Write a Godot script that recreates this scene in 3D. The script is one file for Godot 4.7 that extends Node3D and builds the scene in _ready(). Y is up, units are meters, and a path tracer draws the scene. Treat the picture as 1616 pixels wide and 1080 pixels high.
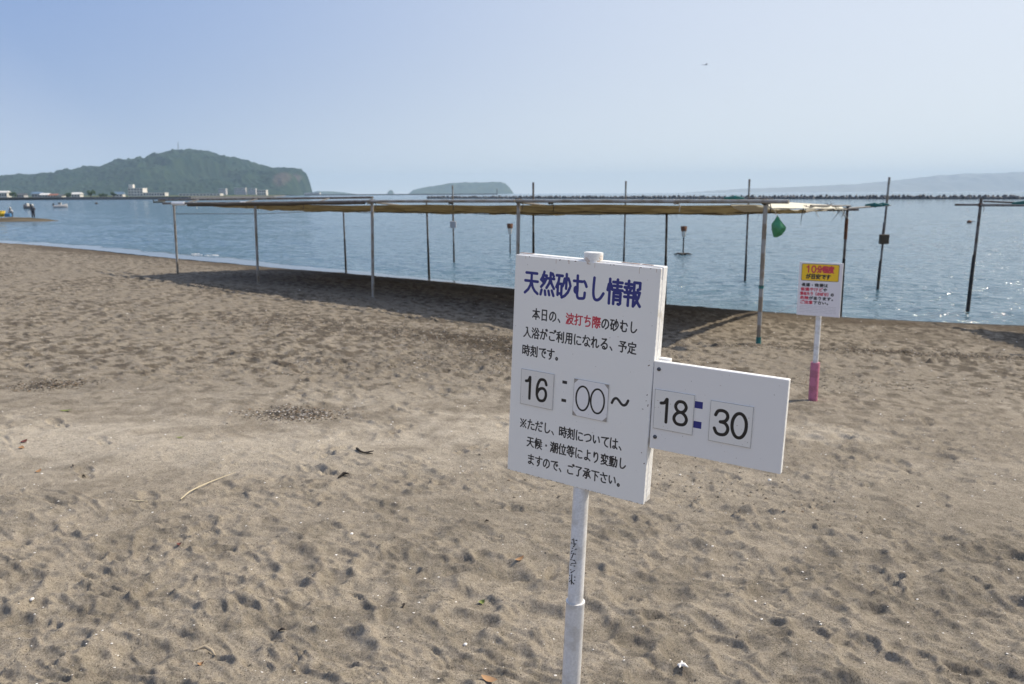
extends Node3D

# ------------------------------------------------------------------ letters: strokes on a 100 x 100 grid, y down
const GLYPHS := {
	"天": [[14,14,86,14],[8,46,92,46],[50,14,50,40,44,62,30,80,8,94],[51,48,60,70,74,84,94,94]],
	"然": [[28,4,22,20,8,36],[20,18,44,18,40,34,30,48,10,64],[22,28,34,36],[16,40,28,47],[50,28,94,28],[70,6,70,30,62,48,46,66],[71,32,80,50,95,66],[82,8,91,18],[14,76,8,94],[36,78,40,94],[60,77,66,93],[82,75,94,94]],
	"砂": [[4,12,42,12],[22,12,17,36,4,58],[14,44,14,88],[14,44,38,44,38,88],[14,82,38,82],[68,4,68,60],[56,22,52,38,44,52],[80,20,88,32,95,48],[92,54,80,74,62,88,42,96]],
	"情": [[14,24,8,46],[20,4,20,96],[26,22,33,36],[40,14,94,14],[44,28,90,28],[36,43,97,43],[66,4,66,43],[46,54,46,96],[46,54,87,54,87,92,80,96,74,95],[46,67,87,67],[46,80,87,80]],
	"報": [[26,4,26,28],[8,16,46,16],[3,29,50,29],[14,33,20,45],[39,33,34,45],[4,48,50,48],[4,64,50,64],[27,48,27,96],[58,8,58,96],[58,8,92,8,92,30,80,34],[58,44,92,44,86,62,74,80,60,94],[66,46,74,68,84,82,97,94]],
	"本": [[8,26,92,26],[50,4,50,96],[48,28,36,52,6,80],[52,28,66,54,95,80],[30,74,70,74]],
	"日": [[22,8,22,96],[22,8,78,8,78,96],[22,48,78,48],[22,90,78,90]],
	"波": [[10,8,24,20],[5,32,18,42],[8,94,16,76,26,58],[38,22,38,50,34,72,26,94],[38,22,93,22,88,36],[65,4,65,46],[38,46,86,46,78,66,62,84,42,95],[46,48,58,70,74,84,96,94]],
	"打": [[4,26,40,26],[24,4,24,86,18,93,10,90],[3,64,42,50],[46,18,97,18],[74,18,74,86,68,93,56,90]],
	"際": [[8,8,8,96],[8,8,32,8,22,34,33,50,31,64,20,66],[50,4,46,16,38,28],[48,12,62,12,58,30,38,50],[48,22,56,28],[43,30,52,37],[68,12,94,12,88,24,74,38],[68,14,80,32,97,46],[48,48,84,48],[38,62,96,62],[67,62,67,90,60,96,54,93],[50,72,40,88],[82,72,94,86]],
	"入": [[34,10,50,10,50,26,44,54,28,76,6,94],[50,26,56,52,72,76,95,94]],
	"浴": [[10,8,24,20],[5,32,18,42],[8,94,16,76,26,58],[52,6,46,20,34,34],[74,6,82,20,95,34],[64,26,56,42,42,56,28,64],[65,28,74,44,84,54,98,62],[44,66,44,96],[44,66,84,66,84,96],[44,91,84,91]],
	"利": [[44,6,28,13,8,16],[3,32,52,32],[28,13,28,96],[27,34,18,54,4,74],[30,38,40,52,50,66],[66,16,66,70],[88,5,88,88,82,95,72,92]],
	"用": [[20,8,20,56,16,76,6,95],[20,8,84,8,84,88,78,95,68,93],[20,34,84,34],[18,60,84,60],[51,8,51,93]],
	"予": [[18,10,80,10,64,24,52,32],[30,24,44,30,60,40],[6,46,92,46,84,62],[50,46,50,86,43,94,30,91]],
	"定": [[50,3,50,16],[10,34,10,17,90,17,90,34],[24,40,76,40],[51,40,51,88],[51,62,80,62],[26,52,22,72,6,95],[21,72,34,86,52,92,96,93]],
	"時": [[6,12,6,82],[6,12,34,12,34,80],[6,42,34,42],[6,74,34,74],[46,18,92,18],[68,3,68,36],[40,36,97,36],[40,56,97,56],[82,38,82,88,76,95,66,92],[48,66,60,80]],
	"刻": [[30,3,30,16],[4,17,56,17],[28,18,20,32,12,38,36,38],[44,28,30,52,4,70],[50,48,34,72,6,95],[34,70,52,92],[68,16,68,70],[89,5,89,88,83,95,73,92]],
	"候": [[24,4,16,26,4,46],[16,30,16,96],[31,20,31,76],[42,12,84,12,84,32],[38,32,96,32],[52,34,42,54],[46,48,92,48],[36,66,97,66],[68,48,66,72,56,86,38,96],[68,68,80,84,97,95]],
	"潮": [[6,8,17,18],[3,32,13,40],[4,94,10,78,17,60],[22,16,60,16],[41,4,41,30],[27,30,27,66],[27,30,56,30,56,66],[27,48,56,48],[27,64,56,64],[20,80,62,80],[41,64,41,97],[70,10,70,56,68,76,60,95],[70,10,94,10,94,88,89,95,82,93],[70,34,94,34],[70,58,94,58]],
	"位": [[26,4,16,28,4,48],[18,32,18,96],[65,5,65,24],[38,26,94,26],[48,36,54,76],[84,34,76,60,68,90],[32,92,97,92]],
	"等": [[24,3,16,16,6,26],[20,12,48,12],[28,14,34,26],[62,3,56,14,48,24],[60,12,94,12],[72,14,78,26],[20,36,82,36],[50,28,50,50],[6,51,94,51],[8,66,94,66],[70,52,70,90,63,97,52,94],[28,74,40,86]],
	"変": [[50,3,50,14],[8,16,92,16],[38,16,36,32,26,46],[62,16,62,44],[20,24,12,42],[78,22,90,40],[42,46,30,62,14,74],[34,58,76,58,64,76,42,90,12,96],[36,64,54,82,92,96]],
	"動": [[48,6,28,11,8,13],[3,24,54,24],[28,11,28,88],[10,35,10,62],[10,35,47,35,47,62],[10,48,47,48],[10,61,47,61],[6,75,52,75],[2,92,55,89],[56,30,94,30,92,70,86,92,76,90],[74,6,74,40,68,68,54,94]],
	"了": [[16,12,84,12,68,28,52,40],[52,40,52,84,45,93,30,90]],
	"承": [[24,9,72,9,62,20,51,26],[51,26,51,86,44,95,34,92],[34,40,68,40],[34,55,68,55],[30,70,72,70],[6,34,30,34,24,58,6,82],[88,22,68,40],[68,34,80,62,96,82]],
	"下": [[6,14,94,14],[48,14,48,96],[52,38,66,46,80,56]],
	"分": [[38,6,28,28,6,48],[62,6,74,28,95,48],[22,48,76,48,74,76,68,93,54,90],[46,48,40,72,16,95]],
	"程": [[40,6,24,12,6,14],[3,32,46,32],[25,12,25,96],[24,34,4,70],[28,42,44,58],[54,10,54,40],[54,10,90,10,90,40],[54,38,90,38],[52,54,94,54],[54,72,92,72],[73,54,73,92],[46,92,98,92]],
	"度": [[52,2,52,14],[12,15,95,15],[14,15,14,54,4,95],[22,34,96,34],[42,24,42,52],[74,24,74,52],[42,52,74,52],[28,64,82,64,66,84,26,96],[40,68,60,84,95,95]],
	"目": [[20,6,20,96],[20,6,80,6,80,96],[20,34,80,34],[20,62,80,62],[20,92,80,92]],
	"安": [[50,3,50,16],[10,34,10,17,90,17,90,34],[44,24,34,50,22,66,60,82,84,95],[70,46,60,70,40,88,10,96],[5,47,95,47]],
	"長": [[28,6,28,52],[28,8,84,8],[28,22,78,22],[28,36,78,36],[5,52,95,52],[28,54,28,92],[28,92,50,84],[46,54,60,78,94,94],[84,60,66,72]],
	"湯": [[10,8,22,20],[5,32,18,42],[6,94,14,76,22,58],[42,6,42,40],[42,6,86,6,86,40],[42,22,86,22],[42,39,86,39],[32,52,97,52],[50,52,30,76],[46,62,90,62,86,88,76,94],[60,64,38,92],[74,64,56,94]],
	"我": [[38,6,24,12,6,15],[4,36,96,36],[24,14,24,86,14,92],[4,66,46,56],[54,4,60,50,76,86,92,94,94,80],[88,44,72,70,48,92],[72,10,84,22]],
	"慢": [[14,24,8,46],[20,4,20,96],[26,22,33,36],[44,4,88,4,88,28,44,28,44,4],[44,16,88,16],[38,36,94,36,94,54,38,54,38,36],[56,36,56,54],[75,36,75,54],[40,64,84,64,70,82,36,96],[48,68,66,84,97,95]],
	"低": [[24,4,4,48],[16,30,16,96],[36,14,36,80],[84,6,60,12,36,15],[36,44,94,44],[60,14,66,52,78,80,92,90,94,74],[32,82,56,72],[36,94,70,94]],
	"温": [[10,8,22,20],[5,32,18,42],[6,94,14,76,22,58],[42,6,42,48],[42,6,86,6,86,48],[42,27,86,27],[42,47,86,47],[36,60,36,92],[36,60,92,60,92,92],[54,60,54,92],[74,60,74,92],[26,93,99,93]],
	"危": [[40,2,10,34],[34,12,66,12,54,28],[16,32,94,32],[16,32,16,60,4,95],[34,46,76,46,76,64,70,66],[34,46,34,84,42,92,86,92,90,78]],
	"険": [[8,8,8,96],[8,8,30,8,22,34,31,50,29,64,20,66],[66,3,56,18,36,32],[66,3,78,18,98,32],[52,32,82,32],[46,44,46,64,88,64,88,44,46,44],[67,32,67,66,58,82,36,96],[68,66,78,82,98,95]],
	"注": [[10,8,24,20],[5,32,18,42],[8,94,16,76,26,58],[60,3,70,16],[38,26,96,26],[42,56,92,56],[67,26,67,92],[34,92,99,92]],
	"意": [[50,2,50,12],[16,13,84,13],[32,16,36,26],[68,16,64,26],[6,28,94,28],[24,37,24,66,76,66,76,37,24,37],[24,51,76,51],[14,76,6,92],[30,74,32,92,66,94,72,84],[48,70,56,80],[80,74,92,88]],
	"む": [[10,26,62,26],[32,5,33,38,34,58,28,70,18,66,18,54,27,50,34,58,33,76,40,90,60,91,78,87,81,68],[74,24,82,31,90,43]],
	"し": [[30,6,28,40,29,68,38,86,56,89,74,80,90,62]],
	"の": [[54,18,50,46,38,72,25,83,14,74,11,54,22,30,42,17,62,17,82,30,89,54,80,76,54,92]],
	"ち": [[12,24,84,24],[44,4,37,34,27,62,46,50,66,47,82,58,81,76,66,89,34,93]],
	"が": [[8,36,34,33,54,33,63,42,60,70,53,90,40,87],[36,8,29,46,12,90],[72,32,82,44,90,60],[74,6,82,18],[88,2,96,14]],
	"ご": [[22,24,48,22,74,26],[20,60,18,74,26,86,48,90,82,86],[76,4,84,16],[90,0,98,12]],
	"に": [[16,8,12,36,12,64,18,92],[42,26,62,24,86,28],[44,60,40,74,50,86,68,88,92,84]],
	"な": [[8,26,28,26,50,23],[34,4,26,34,8,66],[64,18,80,26,92,38],[62,42,63,72,56,86,42,90,32,83,38,73,54,71,74,79,92,92]],
	"れ": [[26,6,26,94],[6,30,28,27,20,46,6,72],[14,60,34,38,50,25,61,24,64,38,61,64,64,84,76,88,94,72]],
	"る": [[22,10,46,11,72,9,46,36,14,66,40,48,64,44,82,54,84,72,70,88,50,92,34,86,34,75,46,71,56,78,60,90]],
	"で": [[8,20,46,18,90,14],[86,15,62,28,48,48,48,66,60,82,84,90],[72,42,80,54],[86,36,94,48]],
	"す": [[6,24,50,24,94,22],[58,4,59,30,60,52,54,64,43,65,35,56,39,45,50,42,59,52,58,70,50,84,34,95]],
	"た": [[8,26,34,26,58,23],[36,4,28,46,10,92],[54,46,72,43,92,45],[54,70,56,82,70,88,94,86]],
	"だ": [[6,28,30,28,52,25],[34,6,26,48,8,92],[50,48,68,45,86,47],[50,70,52,82,64,88,88,86],[72,10,80,22],[88,4,96,16]],
	"つ": [[6,36,36,25,64,21,86,33,89,52,78,70,34,86]],
	"い": [[14,20,13,46,18,68,28,82,36,78,43,62],[72,24,82,42,88,68]],
	"て": [[6,20,46,18,92,14],[86,15,62,29,48,50,48,68,60,84,86,92]],
	"は": [[16,8,12,36,12,64,18,92],[40,30,68,30,94,27],[70,8,71,48,71,74,63,88,50,90,42,82,48,73,62,72,78,78,93,91]],
	"よ": [[50,27,66,27,84,24],[50,4,51,44,51,74,42,88,28,90,19,82,26,73,42,72,64,78,86,92]],
	"り": [[28,8,25,28,27,50],[27,46,38,22,55,10,69,20,73,44,66,72,38,96]],
	"ま": [[14,20,86,20],[18,42,84,42],[50,4,51,44,51,74,42,88,28,90,19,82,26,73,42,72,64,78,86,92]],
	"さ": [[10,30,48,29,90,25],[40,6,54,34,74,64],[25,58,23,74,34,87,52,91,76,89]],
	"や": [[6,46,38,31,70,23,88,31,88,46,62,58],[52,6,62,20],[24,14,34,50,50,96]],
	"け": [[16,8,12,36,12,64,18,92],[38,30,68,30,96,27],[70,6,73,40,68,72,50,95]],
	"ど": [[26,8,36,44],[72,26,42,44,22,62,20,78,36,90,80,90],[74,4,82,16],[88,0,96,12]],
	"あ": [[12,22,48,22,86,19],[40,6,36,48,46,92],[66,34,56,64,34,86,18,84,14,68,28,50,58,42,82,50,90,68,80,86,56,95]],
	"ぼ": [[12,8,8,36,8,64,14,92],[38,22,76,20],[38,46,78,44],[58,20,60,56,58,80,46,89,36,82,42,73,60,74,82,90],[78,4,84,14],[90,0,96,10]],
	"せ": [[4,38,96,34],[70,8,71,48,62,64],[28,14,27,70,36,88,82,90]],
	"、": [[12,68,24,78,34,92]],
	"。": [[22,70,30,74,33,81,30,88,22,92,14,88,11,81,14,74,22,70]],
	"・": [[46,46,54,54],[54,46,46,54]],
	"※": [[14,14,86,86],[86,14,14,86],[48,17,52,21],[48,79,52,83],[17,48,21,52],[79,48,83,52]],
	"〜": [[4,62,14,44,28,37,42,44,58,58,72,63,86,56,96,38]],
	"（": [[90,2,76,24,70,50,76,76,90,98]],
	"）": [[10,2,24,24,30,50,24,76,10,98]],
	"1": [[26,22,46,18,58,3],[60,3,60,97]],
	"6": [[86,24,76,9,58,4,36,8,20,28,14,54,17,78,32,94,52,97,74,91,86,72,82,53,66,43,44,44,26,54,16,68]],
	"8": [[50,4,30,8,18,24,28,40,50,47,72,40,82,24,70,8,50,4],[50,47,24,56,12,74,24,92,50,97,76,92,88,74,76,56,50,47]],
	"3": [[16,24,28,8,52,4,74,10,82,26,70,42,44,48],[44,48,70,51,86,66,84,82,70,94,46,97,26,92,14,76]],
	"0": [[50,4,32,10,18,28,14,50,18,72,32,91,50,97,68,91,82,72,86,50,82,28,68,10,50,4]],
}
const SEA := -0.95
const SHORE := [[-160.0, -150.0], [-44.62, -56.19], [-26.87, -42.09], [-23.5, -40.3], [-19.17, -36.84], [-14.36, -32.49], [-11.44, -30.19], [-9.13, -28.2], [-6.89, -26.44], [-5.33, -25.51], [-3.79, -24.08], [-1.95, -22.77], [-0.13, -21.0], [3.34, -17.94], [4.59, -17.19], [6.35, -16.04], [8.26, -15.25], [9.67, -14.83], [11.44, -14.28], [40.0, -8.0], [160.0, 20.0]]
const SUN := Vector3(0.883, 1.0, -0.332)

var rng := RandomNumberGenerator.new()
var used := {}
var M := {}
var shore_table := PackedFloat32Array()
# the sand grid, kept so that things can be set on it
var row_z := PackedFloat32Array()
var col_u := PackedFloat32Array()
var sand_h := PackedFloat32Array()
const DENSE := 700
const OUTER := 5


# ------------------------------------------------------------------ helpers
func numbered(called: String) -> String:
	var n: int = used.get(called, 0)
	used[called] = n + 1
	return called if n == 0 else "%s_%03d" % [called, n]


func describe(o: Node, label: String, category: String, group := "", kind := "") -> void:
	if label: o.set_meta("label", label)
	if category: o.set_meta("category", category)
	if group: o.set_meta("group", group)
	if kind: o.set_meta("kind", kind)


func thing(called: String, label: String, category: String, at := Vector3.ZERO, group := "") -> Node3D:
	var o := Node3D.new()
	o.name = numbered(called)
	add_child(o)
	o.position = at
	describe(o, label, category, group)
	return o


func part(called: String, mesh: Mesh, m: Material, parent: Node3D, at := Vector3.ZERO) -> MeshInstance3D:
	var o := MeshInstance3D.new()
	o.name = called
	o.mesh = mesh
	o.material_override = m
	o.position = at
	parent.add_child(o, true)
	return o


func single(called: String, mesh: Mesh, m: Material, label: String, category: String, at := Vector3.ZERO, group := "") -> MeshInstance3D:
	var o := MeshInstance3D.new()
	o.name = numbered(called)
	o.mesh = mesh
	o.material_override = m
	o.position = at
	add_child(o)
	describe(o, label, category, group)
	return o


func structure(called: String, mesh: Mesh, m: Material, kind := "structure") -> MeshInstance3D:
	var o := MeshInstance3D.new()
	o.name = numbered(called)
	o.mesh = mesh
	o.material_override = m
	add_child(o)
	o.set_meta("kind", kind)
	return o


func lin(r: float, g: float, b: float) -> Color:
	return Color(r, g, b).linear_to_srgb()


func mat(c: Color, rough := 0.8, metal := 0.0) -> StandardMaterial3D:
	var m := StandardMaterial3D.new()
	m.albedo_color = c.linear_to_srgb()
	m.roughness = rough
	m.metallic = metal
	return m


func tool() -> SurfaceTool:
	var st := SurfaceTool.new()
	st.begin(Mesh.PRIMITIVE_TRIANGLES)
	st.set_smooth_group(-1)
	return st


func done(st: SurfaceTool) -> ArrayMesh:
	st.generate_normals()
	return st.commit()


func quad(st: SurfaceTool, a: Vector3, b: Vector3, c: Vector3, d: Vector3) -> void:
	for v in [a, b, c, a, c, d]:
		st.add_vertex(v)


# a box with chamfered long edges all round, turned by a basis
func add_box(st: SurfaceTool, c: Vector3, s: Vector3, t := Basis(), bevel := 0.0) -> void:
	var h := s * 0.5
	st.set_smooth_group(-1)
	if bevel <= 0.0:
		var p := []
		for k in 8:
			p.append(c + t * Vector3(h.x if k & 1 else -h.x, h.y if k & 2 else -h.y, h.z if k & 4 else -h.z))
		quad(st, p[4], p[6], p[7], p[5])
		quad(st, p[1], p[3], p[2], p[0])
		quad(st, p[5], p[7], p[3], p[1])
		quad(st, p[0], p[2], p[6], p[4])
		quad(st, p[6], p[2], p[3], p[7])
		quad(st, p[0], p[4], p[5], p[1])
		return
	# three rings: each face inset by the bevel, joined by chamfers
	var b := bevel
	var i := h - Vector3(b, b, b)
	var f := func(x: float, y: float, z: float) -> Vector3: return c + t * Vector3(x, y, z)
	for s1 in [-1.0, 1.0]:
		var z: float = s1 * h.z
		var q := [f.call(-i.x, -i.y, z), f.call(-i.x, i.y, z), f.call(i.x, i.y, z), f.call(i.x, -i.y, z)]
		if s1 > 0: quad(st, q[0], q[1], q[2], q[3])
		else: quad(st, q[3], q[2], q[1], q[0])
		var x: float = s1 * h.x
		q = [f.call(x, -i.y, i.z), f.call(x, i.y, i.z), f.call(x, i.y, -i.z), f.call(x, -i.y, -i.z)]
		if s1 > 0: quad(st, q[0], q[1], q[2], q[3])
		else: quad(st, q[3], q[2], q[1], q[0])
		var y: float = s1 * h.y
		q = [f.call(-i.x, y, i.z), f.call(-i.x, y, -i.z), f.call(i.x, y, -i.z), f.call(i.x, y, i.z)]
		if s1 > 0: quad(st, q[0], q[1], q[2], q[3])
		else: quad(st, q[3], q[2], q[1], q[0])
	for a in [-1.0, 1.0]:
		for e in [-1.0, 1.0]:
			var flip: bool = a * e > 0
			var q := [f.call(a * i.x, e * h.y, -i.z), f.call(a * h.x, e * i.y, -i.z), f.call(a * h.x, e * i.y, i.z), f.call(a * i.x, e * h.y, i.z)]
			if flip: quad(st, q[0], q[1], q[2], q[3])
			else: quad(st, q[3], q[2], q[1], q[0])
			q = [f.call(a * i.x, -i.y, e * h.z), f.call(a * i.x, i.y, e * h.z), f.call(a * h.x, i.y, e * i.z), f.call(a * h.x, -i.y, e * i.z)]
			if flip: quad(st, q[0], q[1], q[2], q[3])
			else: quad(st, q[3], q[2], q[1], q[0])
			q = [f.call(-i.x, a * i.y, e * h.z), f.call(-i.x, a * h.y, e * i.z), f.call(i.x, a * h.y, e * i.z), f.call(i.x, a * i.y, e * h.z)]
			if flip: quad(st, q[0], q[1], q[2], q[3])
			else: quad(st, q[3], q[2], q[1], q[0])
			for g in [-1.0, 1.0]:
				var v := [f.call(a * h.x, e * i.y, g * i.z), f.call(a * i.x, e * h.y, g * i.z), f.call(a * i.x, e * i.y, g * h.z)]
				if a * e * g > 0: v.reverse()
				for w in v: st.add_vertex(w)


func box(s: Vector3, bevel := 0.0, c := Vector3.ZERO, t := Basis()) -> ArrayMesh:
	var st := tool()
	add_box(st, c, s, t, bevel)
	return done(st)


# a tube along a path; radii may be one number or one for each point
func add_tube(st: SurfaceTool, path: Array, radii: Variant, sides := 10, group := 1, cap := true) -> void:
	var rings := []
	var n := path.size()
	var side := Vector3.ZERO
	for k in n:
		var p: Vector3 = path[k]
		var dir: Vector3 = ((path[mini(k + 1, n - 1)] as Vector3) - (path[maxi(k - 1, 0)] as Vector3)).normalized()
		if side == Vector3.ZERO:
			side = dir.cross(Vector3.FORWARD if absf(dir.dot(Vector3.FORWARD)) < 0.9 else Vector3.RIGHT).normalized()
		side = (side - dir * side.dot(dir)).normalized()
		var other := dir.cross(side)
		var r: float = radii if radii is float else radii[k]
		var ring := []
		for j in sides:
			var a := TAU * j / sides
			ring.append(p + (side * cos(a) + other * sin(a)) * r)
		rings.append(ring)
	st.set_smooth_group(group)
	for k in n - 1:
		for j in sides:
			var j2 := (j + 1) % sides
			quad(st, rings[k][j], rings[k][j2], rings[k + 1][j2], rings[k + 1][j])
	if cap:
		st.set_smooth_group(-1)
		for j in range(1, sides - 1):
			for v in [rings[0][0], rings[0][j + 1], rings[0][j]]: st.add_vertex(v)
			for v in [rings[n - 1][0], rings[n - 1][j], rings[n - 1][j + 1]]: st.add_vertex(v)


func tube(path: Array, radii: Variant, sides := 10) -> ArrayMesh:
	var st := tool()
	add_tube(st, path, radii, sides)
	return done(st)


# a solid of revolution about y: pairs of radius and height
func lathe(profile: Array, sides := 16) -> ArrayMesh:
	var st := tool()
	var path := []
	var radii := []
	for p in profile:
		path.append(Vector3(0, p[1], 0))
		radii.append(float(p[0]))
	add_tube(st, path, radii, sides)
	return done(st)


# a body grown round bones [a, b, radius a, radius b], meshed as surface nets
func grown(bones: Array, cell: float, blend: float) -> ArrayMesh:
	var lo := Vector3.INF
	var hi := -Vector3.INF
	for b in bones:
		var r: float = maxf(b[2], b[3]) + cell * 2.0 + blend * 0.5
		for k in 2:
			lo = lo.min(b[k] - Vector3.ONE * r)
			hi = hi.max(b[k] + Vector3.ONE * r)
	var n := Vector3i(((hi - lo) / cell).ceil()) + Vector3i.ONE
	var field := PackedFloat32Array()
	field.resize(n.x * n.y * n.z)
	for z in n.z:
		for y in n.y:
			for x in n.x:
				var p := lo + Vector3(x, y, z) * cell
				var d := 1e3
				for b in bones:
					var a: Vector3 = b[0]
					var ab: Vector3 = b[1] - a
					var t := clampf((p - a).dot(ab) / maxf(ab.length_squared(), 1e-8), 0, 1)
					var e := p.distance_to(a + ab * t) - lerpf(b[2], b[3], t)
					var h := clampf(0.5 + 0.5 * (d - e) / blend, 0, 1)
					d = lerpf(d, e, h) - blend * h * (1 - h)
				field[x + n.x * (y + n.y * z)] = d
	var index := {}
	var points := PackedVector3Array()
	for z in n.z - 1:
		for y in n.y - 1:
			for x in n.x - 1:
				var sum := Vector3.ZERO
				var count := 0
				var v := []
				for k in 8:
					v.append(field[x + (k & 1) + n.x * (y + ((k >> 1) & 1) + n.y * (z + (k >> 2)))])
				for e in [[0, 1], [2, 3], [4, 5], [6, 7], [0, 2], [1, 3], [4, 6], [5, 7], [0, 4], [1, 5], [2, 6], [3, 7]]:
					var f0: float = v[e[0]]
					var f1: float = v[e[1]]
					if (f0 < 0) != (f1 < 0):
						var t := f0 / (f0 - f1)
						var a := Vector3(e[0] & 1, (e[0] >> 1) & 1, e[0] >> 2)
						var b := Vector3(e[1] & 1, (e[1] >> 1) & 1, e[1] >> 2)
						sum += a.lerp(b, t)
						count += 1
				if count:
					index[x + n.x * (y + n.y * z)] = points.size()
					points.append(lo + (Vector3(x, y, z) + sum / count) * cell)
	var st := tool()
	st.set_smooth_group(1)
	for z in range(1, n.z - 1):
		for y in range(1, n.y - 1):
			for x in range(1, n.x - 1):
				var at := x + n.x * (y + n.y * z)
				var f0 := field[at]
				for axis in 3:
					var step: int = [1, n.x, n.x * n.y][axis]
					var f1 := field[at + step]
					if (f0 < 0) == (f1 < 0): continue
					var s1: int = [n.x, n.x * n.y, 1][axis]
					var s2: int = [n.x * n.y, 1, n.x][axis]
					var q := [at, at - s1, at - s1 - s2, at - s2]
					if not (index.has(q[0]) and index.has(q[1]) and index.has(q[2]) and index.has(q[3])): continue
					if f0 < 0: q.reverse()
					quad(st, points[index[q[0]]], points[index[q[3]]], points[index[q[2]]], points[index[q[1]]])
	return done(st)


# ------------------------------------------------------------------ print
func smoothed(s: Array) -> PackedVector2Array:
	var p := PackedVector2Array()
	for k in s.size() / 2:
		p.append(Vector2(s[2 * k], s[2 * k + 1]))
	var n := p.size()
	var loop := p[0].is_equal_approx(p[n - 1])
	var out := PackedVector2Array()
	for i in n - 1:
		var a := p[i - 1] if i > 0 else (p[n - 2] if loop else p[i])
		var d := p[i + 2] if i + 2 < n else (p[1] if loop else p[i + 1])
		for k in 6:
			out.append(p[i].cubic_interpolate(p[i + 1], a, d, k / 6.0))
	out.append(p[n - 1])
	return out


class Print:
	var w: int
	var h: int
	var px: PackedByteArray
	func _init(w_: int, h_: int, c: Color) -> void:
		w = w_
		h = h_
		px = PackedByteArray()
		px.resize(w * h * 3)
		for k in w * h:
			px[3 * k] = int(c.r * 255)
			px[3 * k + 1] = int(c.g * 255)
			px[3 * k + 2] = int(c.b * 255)
	func dot(x: int, y: int, c: Color, a: float) -> void:
		if x < 0 or y < 0 or x >= w or y >= h: return
		var k := 3 * (x + w * y)
		px[k] = int(lerpf(px[k], c.r * 255, a))
		px[k + 1] = int(lerpf(px[k + 1], c.g * 255, a))
		px[k + 2] = int(lerpf(px[k + 2], c.b * 255, a))
	func line(a: Vector2, b: Vector2, half: float, c: Color, strength := 1.0) -> void:
		var lo := a.min(b) - Vector2(half + 1, half + 1)
		var hi := a.max(b) + Vector2(half + 1, half + 1)
		var ab := b - a
		var l2 := maxf(ab.length_squared(), 1e-6)
		for y in range(maxi(int(lo.y), 0), mini(int(hi.y) + 1, h)):
			for x in range(maxi(int(lo.x), 0), mini(int(hi.x) + 1, w)):
				var p := Vector2(x + 0.5, y + 0.5)
				var d := p.distance_to(a + ab * clampf((p - a).dot(ab) / l2, 0, 1))
				var cover := clampf(half - d + 0.5, 0, 1)
				if cover > 0: dot(x, y, c, cover * strength)
	func rect(x0: float, y0: float, x1: float, y1: float, c: Color, r := 0.0) -> void:
		for y in range(maxi(int(y0), 0), mini(int(y1) + 1, h)):
			for x in range(maxi(int(x0), 0), mini(int(x1) + 1, w)):
				var q := Vector2(maxf(maxf(x0 + r - x - 0.5, x + 0.5 - x1 + r), 0), maxf(maxf(y0 + r - y - 0.5, y + 0.5 - y1 + r), 0))
				var cover := clampf(r - q.length() + 0.5, 0, 1) if r > 0 else (1.0 if x + 0.5 >= x0 and x + 0.5 <= x1 and y + 0.5 >= y0 and y + 0.5 <= y1 else 0.0)
				if cover > 0: dot(x, y, c, cover)
	func texture() -> ImageTexture:
		return ImageTexture.create_from_image(Image.create_from_data(w, h, false, Image.FORMAT_RGB8, px))


# one character in the rectangle x, y (top left), wide, high, all in pixels
func letter(pr: Print, c: String, x: float, y: float, wide: float, high: float, thick: float, ink: Color) -> void:
	if not GLYPHS.has(c): return
	var code := c.unicode_at(0)
	var soft := code >= 0x3041 and code <= 0x309f or c in "。〜（）16830"
	for s in GLYPHS[c]:
		var pts: PackedVector2Array
		if soft and s.size() > 4:
			pts = smoothed(s)
		else:
			pts = PackedVector2Array()
			for k in s.size() / 2:
				pts.append(Vector2(s[2 * k], s[2 * k + 1]))
		for k in pts.size() - 1:
			pr.line(Vector2(x + pts[k].x * wide * 0.01, y + pts[k].y * high * 0.01), Vector2(x + pts[k + 1].x * wide * 0.01, y + pts[k + 1].y * high * 0.01), thick * 0.5, ink)


# a plane with UVs facing +z
func face(x0: float, y0: float, x1: float, y1: float, z: float) -> ArrayMesh:
	var st := tool()
	st.set_normal(Vector3.BACK)
	var c := [[x0, y1, 0, 0], [x1, y1, 1, 0], [x1, y0, 1, 1], [x0, y1, 0, 0], [x1, y0, 1, 1], [x0, y0, 0, 1]]
	for v in c:
		st.set_normal(Vector3.BACK)
		st.set_uv(Vector2(v[2], v[3]))
		st.add_vertex(Vector3(v[0], v[1], z))
	return st.commit()


func printed(t: Texture2D, rough := 0.45) -> StandardMaterial3D:
	var m := StandardMaterial3D.new()
	m.albedo_texture = t
	m.roughness = rough
	m.texture_repeat = false
	return m


# ------------------------------------------------------------------ the lie of the land
func build_shore() -> void:
	var raw := PackedFloat32Array()
	for k in 641:
		var x := -160.0 + 0.5 * k
		var z: float = SHORE[0][1]
		for i in SHORE.size() - 1:
			if x >= SHORE[i][0] and x <= SHORE[i + 1][0]:
				z = lerpf(SHORE[i][1], SHORE[i + 1][1], (x - SHORE[i][0]) / (SHORE[i + 1][0] - SHORE[i][0]))
				break
		raw.append(z)
	shore_table.resize(641)
	for k in 641:
		var s := 0.0
		for j in range(-2, 3):
			s += raw[clampi(k + j, 0, 640)] * [1, 2, 3, 2, 1][j + 2]
		shore_table[k] = s / 9.0


func to_shore(x: float, z: float) -> float:   # metres inland of the waterline
	var f := clampf((x + 160.0) * 2.0, 0, 639.99)
	var k := int(f)
	return (z - lerpf(shore_table[k], shore_table[k + 1], f - k)) * 0.79


func rise(d: float) -> float:
	if d > 0: return 0.45 * (1.0 - exp(-d / 2.8)) + 0.03 * minf(d, 24.0)
	return maxf(0.13 * d, -2.5)


func sand_width(z: float) -> float:
	return 1.0 + 0.82 * maxf(-z, 0.0)


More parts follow.
